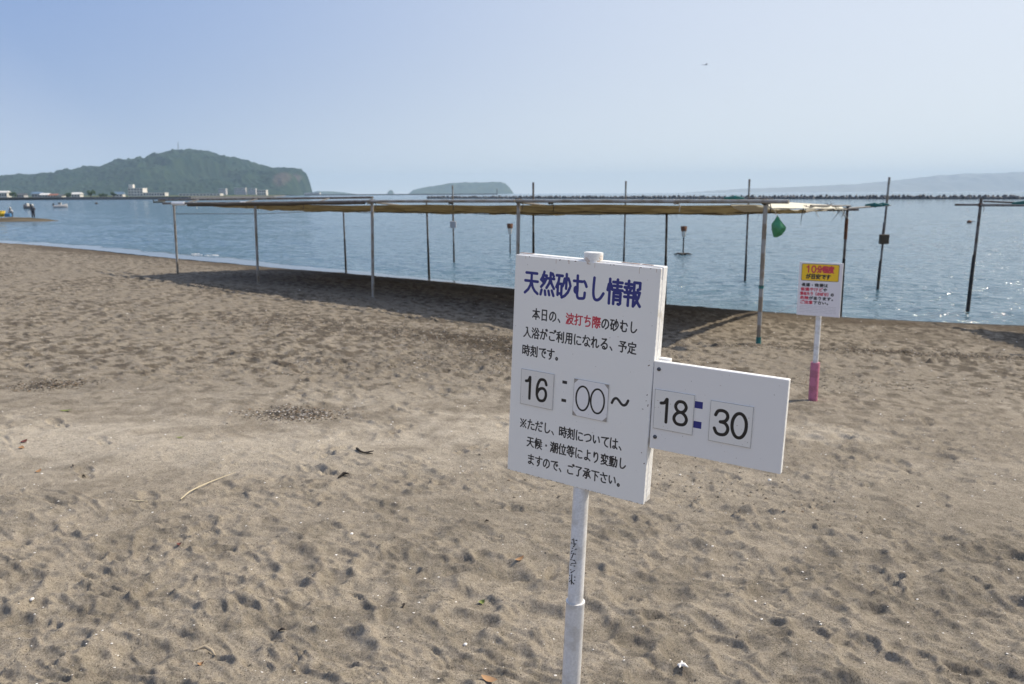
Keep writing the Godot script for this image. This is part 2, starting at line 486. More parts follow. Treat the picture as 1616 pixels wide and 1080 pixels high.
func ground(x: float, z: float) -> float:   # height of the built sand
	var lo := 0
	var hi := row_z.size() - 1
	while hi - lo > 1:
		var mid := (lo + hi) >> 1
		if row_z[mid] >= z: lo = mid
		else: hi = mid
	var f := clampf((x / sand_width(z) + 1.0) * 0.5 * (DENSE - 1), 0, DENSE - 1.001)
	var c := int(f)
	var cols := col_u.size()
	var t := clampf((z - row_z[lo]) / (row_z[hi] - row_z[lo]), 0, 1)
	var a := lerpf(sand_h[lo * cols + OUTER + c], sand_h[lo * cols + OUTER + c + 1], f - c)
	var b := lerpf(sand_h[hi * cols + OUTER + c], sand_h[hi * cols + OUTER + c + 1], f - c)
	return lerpf(a, b, t)


func on_sand(x: float, z: float, up := 0.0) -> Vector3:
	return Vector3(x, ground(x, z) + up, z)


func noise(freq: float, octaves := 1, kind := FastNoiseLite.TYPE_SIMPLEX_SMOOTH, seed_ := 1) -> FastNoiseLite:
	var n := FastNoiseLite.new()
	n.noise_type = kind
	n.frequency = freq
	n.seed = seed_
	n.fractal_type = FastNoiseLite.FRACTAL_FBM if octaves > 1 else FastNoiseLite.FRACTAL_NONE
	n.fractal_octaves = octaves
	return n


# a sheet of rows x cols points with smooth normals
func sheet(pts: PackedVector3Array, cols: int, colors := PackedColorArray()) -> ArrayMesh:
	var rows := pts.size() / cols
	var normals := PackedVector3Array()
	normals.resize(pts.size())
	for r in rows:
		var r0 := maxi(r - 1, 0) * cols
		var r1 := mini(r + 1, rows - 1) * cols
		for c in cols:
			var e := pts[r * cols + mini(c + 1, cols - 1)] - pts[r * cols + maxi(c - 1, 0)]
			var f := pts[r1 + c] - pts[r0 + c]
			var nn := e.cross(f).normalized()
			normals[r * cols + c] = nn if nn.y >= 0 else -nn
	var index := PackedInt32Array()
	index.resize((rows - 1) * (cols - 1) * 6)
	var k := 0
	var probe := (pts[1] - pts[0]).cross(pts[cols] - pts[0])
	for r in rows - 1:
		for c in cols - 1:
			var a := r * cols + c
			if probe.y > 0:
				index[k] = a; index[k + 1] = a + cols; index[k + 2] = a + 1
				index[k + 3] = a + 1; index[k + 4] = a + cols; index[k + 5] = a + cols + 1
			else:
				index[k] = a; index[k + 1] = a + 1; index[k + 2] = a + cols
				index[k + 3] = a + 1; index[k + 4] = a + cols + 1; index[k + 5] = a + cols
			k += 6
	var arrays := []
	arrays.resize(Mesh.ARRAY_MAX)
	arrays[Mesh.ARRAY_VERTEX] = pts
	arrays[Mesh.ARRAY_NORMAL] = normals
	arrays[Mesh.ARRAY_INDEX] = index
	if colors.size(): arrays[Mesh.ARRAY_COLOR] = colors
	var mesh := ArrayMesh.new()
	mesh.add_surface_from_arrays(Mesh.PRIMITIVE_TRIANGLES, arrays)
	return mesh


# ------------------------------------------------------------------ materials
func grain_texture(size: int, dark: float, light: float, seed_: int) -> ImageTexture:
	var r := RandomNumberGenerator.new()
	r.seed = seed_
	var blotch := noise(0.03, 3, FastNoiseLite.TYPE_SIMPLEX_SMOOTH, seed_).get_seamless_image(size, size)
	var px := PackedByteArray()
	px.resize(size * size * 3)
	for k in size * size:
		var v := 0.86 + (blotch.get_pixel(k % size, k / size).r - 0.5) * 0.16 + (r.randf() + r.randf() - 1.0) * 0.24
		var warm := 1.0
		var pick := r.randf()
		if pick < dark: v *= 0.42 + 0.3 * r.randf()
		elif pick > 1.0 - light: v = minf(v * 1.35, 1.0); warm = 0.97
		px[3 * k] = int(clampf(v, 0, 1) * 255)
		px[3 * k + 1] = int(clampf(v * (0.985 if warm == 1.0 else 1.0), 0, 1) * 255)
		px[3 * k + 2] = int(clampf(v * (0.96 if warm == 1.0 else 1.0), 0, 1) * 255)
	return ImageTexture.create_from_image(Image.create_from_data(size, size, false, Image.FORMAT_RGB8, px))


func noise_texture(size: int, n: FastNoiseLite) -> ImageTexture:
	return ImageTexture.create_from_image(n.get_seamless_image(size, size))


func wear_texture(size: int, base: Color, worn: Color, threshold: float, freq: float, seed_: int) -> ImageTexture:
	var im := noise(freq, 5, FastNoiseLite.TYPE_SIMPLEX_SMOOTH, seed_).get_seamless_image(size, size)
	var fine := noise(freq * 9.0, 2, FastNoiseLite.TYPE_SIMPLEX_SMOOTH, seed_ + 1).get_seamless_image(size, size)
	var out := Image.create(size, size, false, Image.FORMAT_RGB8)
	for y in size:
		for x in size:
			var v := im.get_pixel(x, y).r + (fine.get_pixel(x, y).r - 0.5) * 0.25
			var c := base.lerp(worn, smoothstep(threshold - 0.05, threshold + 0.05, v))
			out.set_pixel(x, y, c * (0.93 + 0.14 * fine.get_pixel(x, y).r))
	return ImageTexture.create_from_image(out)


func worn(base: Color, rust: Color, threshold: float, scale: float, rough := 0.6, metal := 0.0, seed_ := 5) -> StandardMaterial3D:
	var m := StandardMaterial3D.new()
	m.albedo_texture = wear_texture(256, base.linear_to_srgb(), rust.linear_to_srgb(), threshold, 0.012, seed_)
	m.uv1_triplanar = true
	m.uv1_scale = Vector3.ONE * scale
	m.roughness = rough
	m.metallic = metal
	return m


func make_materials() -> void:
	var sand := StandardMaterial3D.new()
	sand.vertex_color_use_as_albedo = true
	sand.albedo_texture = grain_texture(1024, 0.13, 0.03, 3)
	sand.uv1_triplanar = true
	sand.uv1_world_triplanar = true
	sand.uv1_scale = Vector3.ONE / 2.3
	sand.roughness = 0.95
	sand.metallic_specular = 0.25
	sand.heightmap_enabled = true
	sand.heightmap_texture = noise_texture(1024, noise(0.075, 4, FastNoiseLite.TYPE_SIMPLEX_SMOOTH, 9))
	sand.heightmap_scale = 0.35
	M.sand = sand
	var sea := StandardMaterial3D.new()
	sea.albedo_color = lin(0.050, 0.108, 0.148)
	sea.roughness = 0.085
	sea.metallic_specular = 0.46
	sea.uv1_triplanar = true
	sea.uv1_world_triplanar = true
	sea.uv1_scale = Vector3(1.0 / 11.3, 1.0 / 11.3, 1.0 / 7.1)
	var wave := noise(0.012, 5, FastNoiseLite.TYPE_SIMPLEX_SMOOTH, 21)
	wave.fractal_gain = 0.55
	sea.heightmap_enabled = true
	sea.heightmap_texture = noise_texture(1024, wave)
	sea.heightmap_scale = 14.0
	M.sea = sea
	M.steel = worn(Color(0.29, 0.285, 0.27), Color(0.20, 0.165, 0.125), 0.62, 1.1, 0.55, 0.1)
	M.dark_steel = worn(Color(0.15, 0.145, 0.14), Color(0.085, 0.065, 0.05), 0.55, 1.3, 0.6, 0.1, 7)
	M.barnacle = worn(Color(0.022, 0.022, 0.022), Color(0.07, 0.055, 0.04), 0.6, 3.0, 0.8, 0.0, 8)
	M.rust = worn(Color(0.17, 0.075, 0.035), Color(0.08, 0.035, 0.02), 0.5, 6.0, 0.9, 0.0, 11)
	M.white = worn(Color(0.74, 0.74, 0.73), Color(0.60, 0.58, 0.54), 0.68, 3.0, 0.42, 0.0, 13)
	M.white_rust = worn(Color(0.74, 0.73, 0.70), Color(0.36, 0.20, 0.09), 0.63, 6.0, 0.6, 0.0, 15)
	M.grey_plastic = worn(Color(0.68, 0.68, 0.68), Color(0.55, 0.54, 0.52), 0.62, 4.0, 0.38, 0.0, 17)
	M.pink = worn(Color(0.46, 0.145, 0.225), Color(0.34, 0.11, 0.16), 0.52, 4.0, 0.5, 0.0, 19)
	M.black = mat(Color(0.02, 0.02, 0.02), 0.6)
	M.screw = mat(Color(0.10, 0.10, 0.11), 0.4, 0.5)
	M.rope = mat(Color(0.03, 0.03, 0.03), 0.9)
	M.rolled = mat(Color(0.07, 0.052, 0.032), 0.95)
	M.film = mat(Color(0.06, 0.075, 0.09), 0.09)
	M.film.metallic_specular = 0.5
	M.foam = mat(Color(0.72, 0.73, 0.74), 0.8)
	M.pale_rope = mat(Color(0.42, 0.40, 0.34), 0.9)
	M.teal = worn(Color(0.015, 0.16, 0.15), Color(0.03, 0.09, 0.08), 0.55, 5.0, 0.7, 0.0, 23)
	var net := worn(Color(0.28, 0.245, 0.165), Color(0.17, 0.14, 0.09), 0.54, 0.45, 0.9, 0.0, 25)
	net.heightmap_enabled = false
	net.backlight_enabled = true
	net.backlight = lin(0.31, 0.27, 0.17)
	M.net = net
	var cloth := mat(Color(0.62, 0.60, 0.52), 0.9)
	cloth.backlight_enabled = true
	cloth.backlight = lin(0.35, 0.34, 0.28)
	M.cloth = cloth
	var bag := mat(Color(0.05, 0.24, 0.11), 0.3)
	bag.backlight_enabled = true
	bag.backlight = lin(0.015, 0.12, 0.02)
	M.bag = bag
	M.forest = StandardMaterial3D.new()
	M.forest.vertex_color_use_as_albedo = true
	M.forest.roughness = 1.0
	M.forest.metallic_specular = 0.1
	M.concrete = worn(Color(0.14, 0.14, 0.14), Color(0.08, 0.08, 0.08), 0.55, 0.25, 0.9, 0.0, 27)
	M.pale_wall = worn(Color(0.52, 0.51, 0.48), Color(0.48, 0.46, 0.42), 0.62, 0.05, 0.8, 0.0, 29)
	M.grey_wall = worn(Color(0.36, 0.36, 0.37), Color(0.28, 0.28, 0.28), 0.6, 0.05, 0.8, 0.0, 31)
	M.roof_dark = mat(Color(0.07, 0.075, 0.085), 0.7)
	M.roof_red = mat(Color(0.20, 0.085, 0.06), 0.8)
	M.roof_blue = mat(Color(0.10, 0.16, 0.24), 0.6)
	M.roof_pale = mat(Color(0.55, 0.55, 0.54), 0.6)
	M.window = mat(Color(0.03, 0.04, 0.05), 0.15)
	M.bark = mat(Color(0.06, 0.045, 0.03), 0.95)
	var leaf := mat(Color(0.035, 0.07, 0.025), 0.8)
	leaf.backlight_enabled = true
	leaf.backlight = lin(0.02, 0.05, 0.012)
	M.leaf = leaf


# ------------------------------------------------------------------ sky
func make_sky() -> Sky:
	var w := 512
	var h := 256
	var im := Image.create(w, h, false, Image.FORMAT_RGBF)
	var s := SUN.normalized()
	for y in h:
		var el := PI * (0.5 - (y + 0.5) / h)
		var up := maxf(el, 0.0)
		var low := exp(-up / deg_to_rad(10.0))
		var air := Vector3(0.086, 0.174, 0.400).lerp(Vector3(0.215, 0.292, 0.410), low)
		var middle := lerpf(64.7, 90.9, low)
		for x in w:
			var az := TAU * (x + 0.5) / w
			var d := Vector3(sin(az) * cos(el), sin(el), -cos(az) * cos(el))
			var g := rad_to_deg(acos(clampf(d.dot(s), -1, 1)))
			# hazy air: bluer away from the sun, whitening towards it, a bright aureole round it
			var c := air + Vector3(0.33, 0.29, 0.165) / (1.0 + exp((g - middle) / 9.0)) + Vector3(1.5, 1.35, 1.1) * exp(-g / 13.0)
			c += Vector3(0.66, 0.56, 0.38) * maxf(-d.dot(s), 0.0)  # added warm glow opposite the sun, fill light for the shaded signboard
			im.set_pixel(x, y, Color(c.x, c.y, c.z))
	var m := PanoramaSkyMaterial.new()
	m.panorama = ImageTexture.create_from_image(im)
	var sky := Sky.new()
	sky.sky_material = m
	return sky


# ------------------------------------------------------------------ sand
func build_sand() -> void:
	for z in [30.0, 14.0, 6.0, 2.0, 0.4, -0.5]: row_z.append(z)
	var rows := 800
	for k in rows: row_z.append(-1.1 * pow(62.0 / 1.1, k / float(rows - 1)))
	for z in [-70.0, -85.0, -110.0, -150.0, -200.0]: row_z.append(z)
	for u in [-40.0, -14.0, -5.0, -2.2, -1.3]: col_u.append(u)
	for k in DENSE: col_u.append(lerpf(-1, 1, k / float(DENSE - 1)))
	for u in [1.3, 2.2, 5.0, 14.0, 40.0]: col_u.append(u)
	var cols := col_u.size()
	var nr := row_z.size()
	var micro := PackedFloat32Array()
	micro.resize(nr * cols)
	var n1 := noise(0.9, 3, FastNoiseLite.TYPE_SIMPLEX_SMOOTH, 41)
	var n2 := noise(3.6, 2, FastNoiseLite.TYPE_SIMPLEX_SMOOTH, 42)
	var n3 := noise(1.7, 2, FastNoiseLite.TYPE_SIMPLEX_SMOOTH, 43)
	var n6 := noise(2.1, 2, FastNoiseLite.TYPE_SIMPLEX_SMOOTH, 46)
	var n4 := noise(13.0, 2, FastNoiseLite.TYPE_SIMPLEX_SMOOTH, 44)
	var n5 := noise(0.35, 2, FastNoiseLite.TYPE_SIMPLEX_SMOOTH, 45)
	var colors := PackedColorArray()
	colors.resize(nr * cols)
	sand_h.resize(nr * cols)
	# footprints and scuffs
	var r := RandomNumberGenerator.new()
	r.seed = 77
	var pits := []
	for k in 9000:
		var z := -1.4 * pow(15.0 / 1.4, pow(r.randf(), 0.74))
		var w := 0.9 + 0.74 * -z
		var x := r.randf_range(-w, w)
		var tread := n5.get_noise_2d(x + 50.0, z)
		var flat := smoothstep(-3.2, -3.9, z) * smoothstep(-8.0, -6.4, z)
		if r.randf() < flat * (0.80 - tread * 0.5): continue
		if r.randf() < 0.30:   # scuffs and drawn lines
			pits.append([x, z, r.randf_range(0.10, 0.34), r.randf_range(0.014, 0.028), r.randf_range(-0.75, 0.05), r.randf_range(0.006, 0.012), 0.1, r.randf_range(-0.6, 0.6), r.randf_range(-0.5, 0.5)])
			continue
		var big := r.randf()
		var lx := (r.randf_range(0.042, 0.100) + 0.075 * big * big) * (1.0 if z > -4.0 else 0.8)
		var lz := lx * r.randf_range(0.36, 0.85)
		var depth := r.randf_range(0.007, 0.0135) * (0.7 + 0.8 * big)
		depth *= lerpf(0.95, 0.5, flat)
		pits.append([x, z, lx, lz, r.randf_range(-0.9, 0.3) if r.randf() < 0.65 else r.randf() * PI, depth, r.randf_range(0.30, 0.80), r.randf_range(0.3, 1.0), r.randf_range(-0.25, 0.25)])
		if big > 0.72:   # heel behind the ball of the foot
			var f: Array = pits[pits.size() - 1].duplicate()
			var reach2 := lx * 1.55
			f[0] += cos(f[4]) * reach2
			f[1] -= sin(f[4]) * reach2
			f[2] = lx * 0.58
			f[3] = lz * 0.82
			pits.append(f)
	for walk in [[-2.6, -2.1, 1.2, -7.2], [1.0, -1.9, 3.6, -6.6], [-0.5, -1.8, -3.6, -6.2], [2.6, -2.6, -1.6, -5.0], [-1.8, -1.8, -0.4, -8.0], [3.4, -4.4, -4.2, -7.6], [1.7, -1.9, 1.0, -6.0]]:
		var a := Vector2(walk[0], walk[1])
		var dir := Vector2(walk[2], walk[3]) - a
		var steps := int(dir.length() / 0.6)
		for k in steps:
			var way := dir.normalized().rotated(0.25 * sin(k * 0.7 + walk[0]))
			var at := a + dir * (k / float(steps)) + way.orthogonal() * (0.085 if k % 2 else -0.085) + Vector2(r.randfn(), r.randfn()) * 0.03
			var turn := -way.angle() + r.randf_range(-0.2, 0.2)
			var deep := r.randf_range(0.010, 0.017)
			var ball := at + way * 0.055
			var heel := at - way * 0.085
			pits.append([ball.x, ball.y, 0.088, 0.050, turn, deep, 0.72, 0.3, 0.12])
			pits.append([heel.x, heel.y, 0.052, 0.038, turn, deep * 1.1, 0.70, 0.3, 0.0])
	for p in pits:
		var reach: float = maxf(p[2], p[3]) * 1.7
		var ca := cos(p[4])
		var sa := sin(p[4])
		var lo := 0
		var hi := nr - 1
		while hi - lo > 1:
			var mid := (lo + hi) >> 1
			if row_z[mid] >= p[1] + reach: lo = mid
			else: hi = mid
		for i in range(lo, nr):
			var z := row_z[i]
			if z < p[1] - reach: break
			var w := sand_width(z)
			var c0 := clampi(int(((p[0] - reach) / w + 1.0) * 0.5 * (DENSE - 1)), 0, DENSE - 1)
			var c1 := clampi(int(((p[0] + reach) / w + 1.0) * 0.5 * (DENSE - 1)) + 1, 0, DENSE - 1)
			for c in range(c0, c1):
				var x := (2.0 * c / (DENSE - 1) - 1.0) * w
				var dx: float = x - p[0]
				var dz: float = z - p[1]
				var a: float = (dx * ca - dz * sa) / p[2]
				var b: float = (dx * sa + dz * ca) / p[3] + p[8] * a * a * p[2] / p[3] * (1.0 if p[3] < 0.03 else 0.4)
				var q := sqrt(a * a + b * b)
				if q > 1.7: continue
				var dent: float = -(1.0 - smoothstep(p[6], 1.0, q)) * p[5] * (1.0 - 0.85 * b * p[7])
				var rim: float = exp(-pow((q - 1.12) / 0.16, 2.0)) * p[5] * 0.5
				var k2 := i * cols + OUTER + c
				var keep: float = smoothstep(0.55, 1.15, q) if p[3] > 0.03 else 0.85
				micro[k2] = minf(micro[k2] * lerpf(0.35, 1.0, keep), 0.012) + dent + rim
	var pts := PackedVector3Array()
	pts.resize(nr * cols)
	# where dark litter lies: centre, half length, half width, turn, amount
	var dark_bands := [[-0.75, -10.0, 1.9, 0.55, 0.35, 0.9], [0.2, -8.9, 1.2, 0.8, 0.2, 0.9], [-3.4, -11.2, 1.0, 0.6, 0.1, 0.55], [-1.2, -8.0, 1.6, 0.5, 0.0, 0.45], [-1.66, -5.93, 0.30, 0.17, 0.0, 0.4], [-4.05, -6.85, 0.26, 0.16, -0.5, 0.7], [4.0, -9.6, 1.5, 0.22, 0.2, 0.8], [5.6, -9.3, 1.2, 0.25, 0.1, 0.7], [-5.2, -15.5, 3.4, 0.5, 0.65, 0.7], [-0.8, -11.4, 2.0, 0.4, 0.5, 0.8], [-7.5, -13.0, 3.0, 0.5, 0.3, 0.4], [2.9, -7.6, 1.5, 0.35, 0.2, 0.35]]
	for i in nr:
		var z := row_z[i]
		var w := sand_width(z)
		for c in cols:
			var x := col_u[c] * w
			var at := i * cols + c
			var d := to_shore(x, z)
			var dry := smoothstep(0.2, 2.2, d)
			var y := SEA + rise(d)
			var broad := n1.get_noise_2d(x, z)
			var lump := n2.get_noise_2d(x, z * 1.15)
			var wx := x + 0.25 * lump
			var scarp := 1.0 - absf(n3.get_noise_2d(wx * 0.62 + z * 0.42, z * 1.5 - wx * 0.35))
			var fine := n4.get_noise_2d(x, z)
			var tread := n5.get_noise_2d(x + 50.0, z)
			var near := smoothstep(6.5, 3.0, -z)
			var flat := smoothstep(-3.2, -3.9, z) * smoothstep(-8.5, -6.4, z)
			y += dry * (broad * 0.020 + n6.get_noise_2d(x + z * 0.3, z * 1.2) * lerpf(0.018, 0.006, flat) + lump * lerpf(lerpf(0.017, 0.008, near), 0.004, flat) + pow(scarp, 9.0) * 0.022 * (0.6 + tread) + fine * 0.0016 + micro[at] * 0.95)
			sand_h[at] = y
			pts[at] = Vector3(x, y, z)
			var hue := n2.get_noise_2d(x + 310.0, z * 1.1 - 140.0)
			var speck := n4.get_noise_2d(x - 90.0, z + 260.0)
			var drift := n5.get_noise_2d(x - 410.0, z + 77.0)
			# colour: dry grey-beige sand, paler salty drifts, dark litter, damp by the water
			var tone := 1.0 + 0.16 * drift + 0.10 * hue + 0.06 * speck
			var col := Vector3(0.288, 0.261, 0.223) * tone
			var grit := smoothstep(0.02, 0.34, n2.get_noise_2d(x * 0.55 + 70.0, z * 0.6) + 0.6 * n4.get_noise_2d(x * 0.8 + 9.0, z))
			col *= 1.0 - 0.24 * grit * near
			var pale := smoothstep(-0.25, 0.35, n5.get_noise_2d(x * 0.8 - 30.0, z * 2.0 + 9.0) + 0.35 * hue) * exp(-pow((z + 5.7 + 0.10 * x) / 1.1, 2.0))
			col = col.lerp(Vector3(0.46, 0.428, 0.375), pale * 0.85)
			var litter := 0.0
			for b in dark_bands:
				var dx: float = x - b[0]
				var dz: float = z - b[1]
				if absf(dx) > 8.0 or absf(dz) > 8.0: continue
				var a: float = (dx * cos(b[4]) + dz * sin(b[4])) / b[2]
				var e: float = (dz * cos(b[4]) - dx * sin(b[4])) / b[3]
				litter += b[5] * exp(-(a * a + e * e))
			var fleck := smoothstep(-0.15, 0.35, hue + speck * 0.8 + (litter - 0.45) * 0.9)
			litter = clampf(litter, 0, 1) * fleck
			if z < -4.5: litter = maxf(litter, 0.78 * smoothstep(-0.05, 0.38, n2.get_noise_2d(x * 1.3 + 20.0, z * 1.1) + 0.5 * speck + drift * 0.5) * smoothstep(-4.5, -8.0, z))  # far flecks: litter, and shade of distant footprints put into the colour
			col = col.lerp(Vector3(0.085, 0.072, 0.058), litter)
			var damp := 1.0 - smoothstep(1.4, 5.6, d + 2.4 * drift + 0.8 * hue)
			col = col.lerp(Vector3(0.088, 0.070, 0.052), damp * 0.85)  # damp tone, darkened further to deepen the shade below the sunshade
			var wet := 1.0 - smoothstep(0.9, 1.7, d + 0.5 * drift + 0.2 * hue)
			col = col.lerp(Vector3(0.05, 0.042, 0.036), wet)
			colors[at] = Color(col.x, col.y, col.z)
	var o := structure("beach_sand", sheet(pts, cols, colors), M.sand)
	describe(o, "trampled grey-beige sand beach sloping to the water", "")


# ------------------------------------------------------------------ sea
func build_sea() -> void:
	var rows := PackedFloat32Array()
	for k in 540: rows.append(-11.0 * pow(650.0 / 11.0, k / 539.0))
	for z in [-760.0, -950.0, -1300.0, -2000.0, -3200.0, -5000.0, -7000.0, -9300.0]: rows.append(z)
	var us := PackedFloat32Array()
	for u in [-6.0, -3.0, -1.9, -1.45]: us.append(u)
	for k in 460: us.append(lerpf(-1.15, 1.15, k / 459.0))
	for u in [1.45, 1.9, 3.0, 6.0]: us.append(u)
	var cols := us.size()
	var n1 := noise(0.55, 2, FastNoiseLite.TYPE_SIMPLEX_SMOOTH, 61)
	var n2 := noise(1.7, 2, FastNoiseLite.TYPE_SIMPLEX_SMOOTH, 62)
	var n3 := noise(0.05, 2, FastNoiseLite.TYPE_SIMPLEX_SMOOTH, 63)
	var pts := PackedVector3Array()
	pts.resize(rows.size() * cols)
	for i in rows.size():
		var z := rows[i]
		for c in cols:
			var x := us[c] * (3.0 + 0.72 * -z)
			var y := SEA
			if z > -260.0:
				var d := -to_shore(x, z)
				# the swash under the far beach lies flat, the open water is rippled
				var calm := lerpf(1.2, 3.2, smoothstep(-3.0, -12.0, x))
				var lively := smoothstep(0.1, calm, d - 0.25 * calm) * smoothstep(260.0, 50.0, -z)
				var gust := 0.70 + 0.75 * n3.get_noise_2d(x, z * 2.0)
				var a := n1.get_noise_2d(x * 0.8 + z * 0.25, z * 1.5)
				var b := n2.get_noise_2d(x * 0.7 - z * 0.2, z * 1.35)
				y += lively * gust * (0.040 * a + 0.020 * (0.55 - absf(b) * 1.4) + 0.010 * b)
				# one low swell line running along the shore
				y += 0.05 * exp(-pow((d - 1.5 - 0.5 * n3.get_noise_2d(x * 2.0, 3.0)) / 0.35, 2.0)) * smoothstep(0.05, 0.4, n3.get_noise_2d(x * 3.0, 9.0) + 0.25)
			pts[i * cols + c] = Vector3(x, y, z)
	var o := structure("sea", sheet(pts, cols), M.sea)
	describe(o, "rippled blue bay water reaching the horizon", "")


func build_swash() -> void:
	var n := noise(0.5, 2, FastNoiseLite.TYPE_SIMPLEX_SMOOTH, 65)
	var pts := PackedVector3Array()
	var across := 8
	for k in 420:
		var x := lerpf(-60.0, 2.0, k / 419.0)
		var f := clampf((x + 160.0) * 2.0, 0, 639.99)
		var zs := lerpf(shore_table[int(f)], shore_table[int(f) + 1], f - int(f))
		var g := n.get_noise_2d(x, 4.0)
		var wide := lerpf(0.2, 1.7, smoothstep(1.0, -13.0, x)) * (1.0 + 0.35 * g)
		for j in across:
			var d := lerpf(0.16 + 0.10 * n.get_noise_2d(x * 2.0, 9.0), -wide, j / float(across - 1))
			var z := zs + d / 0.79
			var y := maxf(SEA + rise(d) + 0.006, SEA + 0.055 * (1.0 - smoothstep(wide * 0.7, wide, -d)))
			if j == across - 1: y = SEA - 0.06
			pts.append(Vector3(x, y, z))
	var o := structure("swash", sheet(pts, across), M.film)
	describe(o, "smooth thin film of water along the far beach", "")
	var r := RandomNumberGenerator.new()
	r.seed = 66
	var st := tool()
	for k in 5:
		var x := r.randf_range(-16.5, -9.0)
		var f := (x + 160.0) * 2.0
		var zs := lerpf(shore_table[int(f)], shore_table[int(f) + 1], f - int(f))
		var wide := lerpf(0.3, 1.6, smoothstep(1.0, -13.0, x))
		var z := zs - wide * r.randf_range(0.85, 1.12) / 0.79
		var l := r.randf_range(0.08, 0.5)
		for j in 5:
			var c := Vector3(x + (j - 2) * l * 0.3, SEA + 0.045, z - (j - 2) * l * 0.22 + r.randfn() * 0.04)
			var s := r.randf_range(0.02, 0.06)
			add_box(st, c, Vector3(s * 2.4, 0.03, s), Basis(Vector3.UP, r.randf() * 3.0))
	var fo := structure("foam", done(st), M.foam, "stuff")
	describe(fo, "broken white foam at the edge of the swash", "")


# ------------------------------------------------------------------ far land
func hill(called: String, label: String, ridge: Array, zc: float, zf: float, zb: float, step_x: float, step_z: float, rough_high: float, tree: float, greens: Array, cliff: Array, seed_: int) -> void:
	var n1 := noise(1.0 / 420.0, 4, FastNoiseLite.TYPE_SIMPLEX_SMOOTH, seed_)
	var n2 := noise(1.0 / 19.0, 2, FastNoiseLite.TYPE_SIMPLEX_SMOOTH, seed_ + 1)
	var n3 := noise(1.0 / 120.0, 3, FastNoiseLite.TYPE_SIMPLEX_SMOOTH, seed_ + 2)
	var x0: float = ridge[0][0]
	var x1: float = ridge[ridge.size() - 1][0]
	var nx := int((x1 - x0) / step_x) + 1
	var nz := int((zf - zb) / step_z) + 1
	var pts := PackedVector3Array()
	var colors := PackedColorArray()
	for j in nz:
		var z := lerpf(zf, zb, j / float(nz - 1))
		var t := (z - zc) / ((zf - zc) if z > zc else (zc - zb))
		for i in nx:
			var xr := lerpf(x0, x1, i / float(nx - 1))
			# behind the crest the land draws in towards the line of sight, so that the end stays a headland
			var x := xr * (z / zc if z < zc else lerpf(1.0, z / zc, 0.55))
			var h := 0.0
			for k in ridge.size() - 1:
				if xr >= ridge[k][0] and xr <= ridge[k + 1][0]:
					h = lerpf(ridge[k][1], ridge[k + 1][1], (xr - ridge[k][0]) / (ridge[k + 1][0] - ridge[k][0]))
					break
			var fall := maxf(1.0 - t * t, 0.0)
			if t > 0: fall = pow(fall, 1.25) * clampf(1.0 + rough_high * (n1.get_noise_2d(x, z) - 0.12) * smoothstep(0.0, 0.3, t), 0.2, 1.03)
			var bump := n2.get_noise_2d(x, z)
			if t > 0.02: fall *= 1.0 + 0.16 * (n3.get_noise_2d(x * 1.3, z) - 0.25) * smoothstep(0.0, 0.2, t)
			var y := SEA - 2.0 + h * fall + tree * (bump + 0.2) * smoothstep(0.0, 25.0, h * fall)
			pts.append(Vector3(x, y, z))
			var mix := clampf(0.5 + 0.8 * n3.get_noise_2d(x + 5000.0, z - 900.0) + 0.5 * n2.get_noise_2d(x - 3100.0, z + 4700.0), 0, 1)
			var c: Vector3 = (greens[0] as Vector3).lerp(greens[1], mix)
			for q in cliff:
				var e: float = pow((xr - q[0]) / q[1], 2.0) + pow((y - q[2]) / q[3], 2.0)
				if t > 0: c = c.lerp(q[4], clampf((1.3 - e) * 1.5 + n3.get_noise_2d(x * 2.0, y * 3.0) * 0.9, 0, 1))
			colors.append(Color(c.x, c.y, c.z))
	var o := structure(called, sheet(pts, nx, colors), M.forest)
	describe(o, label, "")


func tree(at: Vector3, wide: float, high: float, label: String, seed_: int) -> void:
	var o := thing("tree", label, "tree", at, "trees along the far shore")
	part("trunk", tube([Vector3(0, -0.5, 0), Vector3(0.1, high * 0.35, 0), Vector3(0.0, high * 0.7, 0.1)], [wide * 0.06, wide * 0.045, wide * 0.02], 7), M.bark, o)
	var r := RandomNumberGenerator.new()
	r.seed = seed_
	var st := tool()
	var lobes := []
	for k in 9:
		lobes.append([Vector3(r.randf_range(-0.34, 0.34) * wide, high * r.randf_range(0.4, 0.8), r.randf_range(-0.34, 0.34) * wide), r.randf_range(0.13, 0.22) * wide])
	for k in 900:
		var l: Array = lobes[k % 9]
		var dir := Vector3(r.randfn(), r.randfn(), r.randfn()).normalized()
		var p: Vector3 = l[0] + dir * l[1] * pow(r.randf(), 0.3)
		var a := Vector3(r.randfn(), r.randfn(), r.randfn()).normalized() * wide * 0.05
		var b := a.cross(dir).normalized() * wide * 0.035
		quad(st, p - a, p + b, p + a, p - b)
	part("crown", done(st), M.leaf, o)


